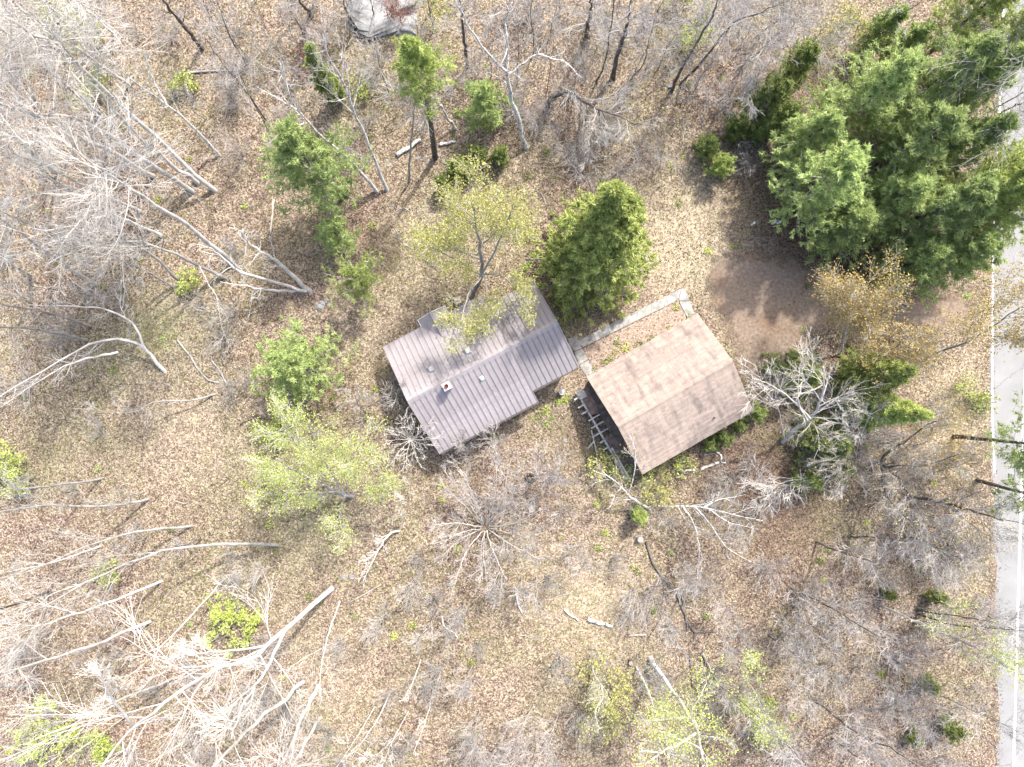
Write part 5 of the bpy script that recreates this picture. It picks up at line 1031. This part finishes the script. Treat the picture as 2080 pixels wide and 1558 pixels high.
log([(1454, 918), (1466, 927), (1464, 938), (1474, 940)], .07, 'birch', 'crooked white branch piece beyond the birch logs below garage', name='fallen_branch')
log([(1428, 924), (1452, 921)], .05, 'stick', 'thin pale stick lying close under garage eave', name='fallen_branch')
log([(1313, 1100), (1326, 1145), (1348, 1178), (1375, 1205), (1392, 1250), (1400, 1270), (1410, 1284), (1452, 1283)], .10, 'dark', 'long dark fallen trunk bending through the lower clearing', nb=6)
log([(1384, 1195), (1390, 1235), (1396, 1282)], .10, 'dark', 'dark straight fallen trunk crossing the long bent one')
log([(1338, 1178), (1318, 1225), (1312, 1245)], .05, 'stick', 'pale stick touching side of the long dark fallen trunk', name='fallen_branch')
log([(1317, 1252), (1306, 1285)], .05, 'dark', 'short dark stick standing over the short cut pale log', name='fallen_branch')
log([(1427, 1326), (1440, 1355), (1462, 1392)], .10, 'grey', 'grey fallen pole near lime leaved saplings')
log([(1401, 1326), (1404, 1360), (1406, 1395)], .05, 'dark', 'thin dark fallen pole beside the grey one', name='fallen_branch')
log([(1252, 900 + 340), (1253, 1230)], .05, 'stick', 'tiny pale stick stub beside thick white birch log', name='fallen_branch')
log([(1048, 1200), (1052, 1225), (1060, 1245)], .08, 'birch', 'short white broken branch below the spreading shrub', name='fallen_branch')
log([(1190, 1290 - 270 + 20), (1210, 1036)], .04, 'stick', 'small pale stick in leaves left of birch snag', name='fallen_branch')
log([(360, 150), (420, 145), (478, 143)], .09, 'grey', 'mossy grey log lying flat above the birch snag', nb=4)
log([(1345, 1058), (1334, 1074)], .06, 'stick', 'stubby pale stick right of the small round evergreen', name='fallen_branch')
log([(360, 690), (390, 730), (420, 770), (448, 778)], .07, 'grey', 'dark curved branch on the ground right of bleached dead tree', name='fallen_branch')
log([(430, 732), (448, 755), (462, 785)], .07, 'grey', 'short grey curved branch left of blue-green pine', name='fallen_branch')
log([(488, 862), (505, 852), (530, 850)], .07, 'dark', 'dark hooked branch above the wide lime tree', name='fallen_branch')
log([(898, 1252), (902, 1272), (918, 1282), (930, 1296)], .06, 'birch', 'forked white branch piece left of spreading shrub', name='fallen_branch', nb=3)
rg = np.random.default_rng(31)
stick_me = []
for v in range(6):
    r2 = np.random.default_rng(700 + v); X = np.zeros((1, 5, 3)); X[0, :, 0] = np.linspace(-.75, .75, 5); X[0, 1:4, 1] = r2.normal(size=3) * .12; X[0, :, 2] = .04
    R0 = np.linspace(.04, .018, 5)[None]; X1, R1, _ = grow(r2, X, R0, 3, .3, .9, [.6], 40, 3, .1, 0, .6, .012, flat=.1); V, Fq = merge([tubes(X, R0, 5), tubes(X1, R1, 4)]); stick_me.append(mesh_np('fallen_stick', V, [Fq], M['stick' if v < 4 else 'grey']))
for (x0, y0, x1, y1), n, lab, gp in (((1000, 1000, 1560, 1540), 46, 'fallen stick on the leaf litter below the buildings', 'sticks below the buildings'), ((300, 780, 1000, 1540), 34, 'fallen stick in the left clearing litter', 'sticks in the left clearing'), ((380, 60, 1100, 560), 34, 'fallen stick among the birches behind the house', 'sticks behind the house'), ((1120, 180, 1560, 420), 14, 'fallen stick on leaves beyond the broad spruce', 'sticks beyond the spruce'), ((1560, 1000, 1990, 1540), 40, 'fallen stick in the lower roadside woods', 'sticks in the roadside woods'), ((0, 400, 480, 780), 24, 'fallen stick under the tall left stand', 'sticks under the left stand')):
    for _ in range(n):
        x, y = rg.uniform(x0, x1), rg.uniform(y0, y1)
        if 770 < x < 1545 and 560 < y < 985: continue
        o = obj('fallen_stick', stick_me[rg.integers(6)], None, P(x, y), rg.random() * 6.28); s = rg.uniform(.5, 1.3); o.scale = (s, rg.choice([-1, 1]) * s, s * .8); tag(o, lab, 'stick', gp)

# ---------------------------------------------------------------- leaf litter and thin grass (uncountable)
rg = np.random.default_rng(41)
def scatter(n):
    x = rg.uniform(-42, 42, n); y = rg.uniform(-32, 32, n); return x, y, x / H * FPX + 1040, 779 - y / H * FPX
def vnoise(x, y, cell, seed):
    r_ = np.random.default_rng(seed).random((256, 256)); X_ = x / cell + 100; Y_ = y / cell + 100; i = np.floor(X_).astype(int); j = np.floor(Y_).astype(int); f = X_ - i; g_ = Y_ - j; f = f * f * (3 - 2 * f); g_ = g_ * g_ * (3 - 2 * g_)
    q = lambda a, b: r_[a % 256, b % 256]
    return (q(i, j) * (1 - f) + q(i + 1, j) * f) * (1 - g_) + (q(i, j + 1) * (1 - f) + q(i + 1, j + 1) * f) * g_
def fbm(x, y, cell, seed): return (vnoise(x, y, cell, seed) * .5 + vnoise(x, y, cell * .45, seed + 1) * .3 + vnoise(x, y, cell * .2, seed + 2) * .2)
NL = 430000
x, y, px, py = scatter(NL)
ex_ = np.interp(py, [p[1] for p in rl], [p[0] for p in rl])
drive_px = np.array(DRIVE, float); ind = inside(drive_px, px, py); dd = edge_dist(drive_px, px, py)
hl = lambda ang, o: ((x - o[0]) * math.cos(ang) + (y - o[1]) * math.sin(ang), -(x - o[0]) * math.sin(ang) + (y - o[1]) * math.cos(ang))
hx, hy = hl(HT, (-7.26, -1.2)); gx_, gy_ = hl(GT, GO)
walkp = [(1152, 688), (1170, 683), (1178, 694), (1390, 584), (1412, 641), (1397, 648), (1378, 611), (1184, 707), (1213, 764), (1198, 776)]
keep = ((px < ex_ - 1) | (rg.random(NL) < .004) | ((px < ex_ + 11) & (rg.random(NL) < .35))) & ~(ind & (rg.random(NL) < np.clip(dd / 45, 0, .975)))
keep &= ~((hx > .25) & (hx < 11.5) & (np.abs(hy) < 3.9)); keep &= ~((gx_ > .2) & (gx_ < 8.9) & (np.abs(gy_) < 3.7))
keep &= ~(inside(walkp, px, py) & (rg.random(NL) < .93))
straw = gsum(px, py, STRAW); keep &= rg.random(NL) > straw * .45; keep &= rg.random(NL) < np.clip((fbm(x, y, 5, 1) - .2) * 2.8, .4, 1); olive = np.clip((fbm(x, y, 8, 77) - .47) * 6, 0, 1); keep &= rg.random(NL) > .55 * olive + .35 * gsum(px, py, MOSS)
x, y, px, py = x[keep], y[keep], px[keep], py[keep]; n = len(x)
onwalk = inside(walkp, px, py)
C = np.stack([x, y, np.where(onwalk, .1, .03) + .03 * rg.random(n)], 1)
sz = .155; V, Fq = leaf_quads(rg, C, sz, .75); V = V.reshape(-1, 4, 3)[:, 1:].reshape(-1, 3); Fq = np.arange(len(V)).reshape(-1, 3)
V[:, 2] = np.maximum(V[:, 2], .018)
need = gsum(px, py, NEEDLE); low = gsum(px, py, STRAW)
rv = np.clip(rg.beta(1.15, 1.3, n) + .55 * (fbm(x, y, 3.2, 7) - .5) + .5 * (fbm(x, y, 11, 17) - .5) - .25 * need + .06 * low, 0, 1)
# a few leaves lie on the two roofs
nr = 260; u_ = rg.random(nr); which = rg.random(nr) < .45; lx_ = np.where(which, u_ * 8, u_ * GL); ly_ = rg.uniform(-1, 1, nr) * np.where(which, 4.2, 3.9)
zz_ = np.where(which, ZR - np.abs(ly_) * .46, GZR - np.abs(ly_) * (GZR - GZE) / GY) + .06; an = np.where(which, HT, GT); ox = np.where(which, -7.26, GO[0]); oy = np.where(which, -1.2, GO[1])
Cr = np.stack([ox + lx_ * np.cos(an) - ly_ * np.sin(an), oy + lx_ * np.sin(an) + ly_ * np.cos(an), zz_], 1)
Vr, Fr = leaf_quads(rg, Cr, .09, 1.5); Vr = Vr.reshape(-1, 4, 3)[:, 1:].reshape(-1, 3)
V = np.vstack([V, Vr]); Fq = np.arange(len(V)).reshape(-1, 3); rv = np.r_[rv, rg.random(nr) * .8]
tag(obj('leaf_litter', mesh_np('leaf_litter', V, [Fq], M['litter'], rv)), 'brown and tan dead leaves covering the forest floor', 'leaf litter', kind='stuff')
NG = 190000; x, y, px, py = scatter(NG)
moss = gsum(px, py, MOSS) + .25 * gsum(px, py, STRAW); pat = np.clip((fbm(x, y, 4, 31) - .38) * 4, 0, 1)
ex_ = np.interp(py, [p[1] for p in rl], [p[0] for p in rl]); hx, hy = hl(HT, (-7.26, -1.2)); gx_, gy_ = hl(GT, GO)
olive = np.clip((fbm(x, y, 8, 77) - .47) * 6, 0, 1); keep = (rg.random(NG) < (.10 + .75 * moss + .5 * olive) * (.25 + .75 * pat)) & (px < ex_ - 2) & ~((hx > .2) & (hx < 11.5) & (np.abs(hy) < 4)) & ~((gx_ > -1.2) & (gx_ < 9) & (np.abs(gy_) < 3.8)) & ~inside(walkp, px, py) & ~(inside(drive_px, px, py) & (edge_dist(drive_px, px, py) > 25))
x, y = x[keep], y[keep]; C = np.stack([x, y, np.full(len(x), .0)], 1); D = np.tile([0, 0, 1.0], (len(x), 1))
V, Ft = blades(rg, C, D, 3, .17, .05, .45); V[:, 2] = np.maximum(V[:, 2], .01)
tag(obj('thin_grass', mesh_np('thin_grass', V, [Ft], M['grassblade'], rg.random(len(Ft)))), 'thin green and straw grass growing through the leaves', 'grass', kind='stuff')
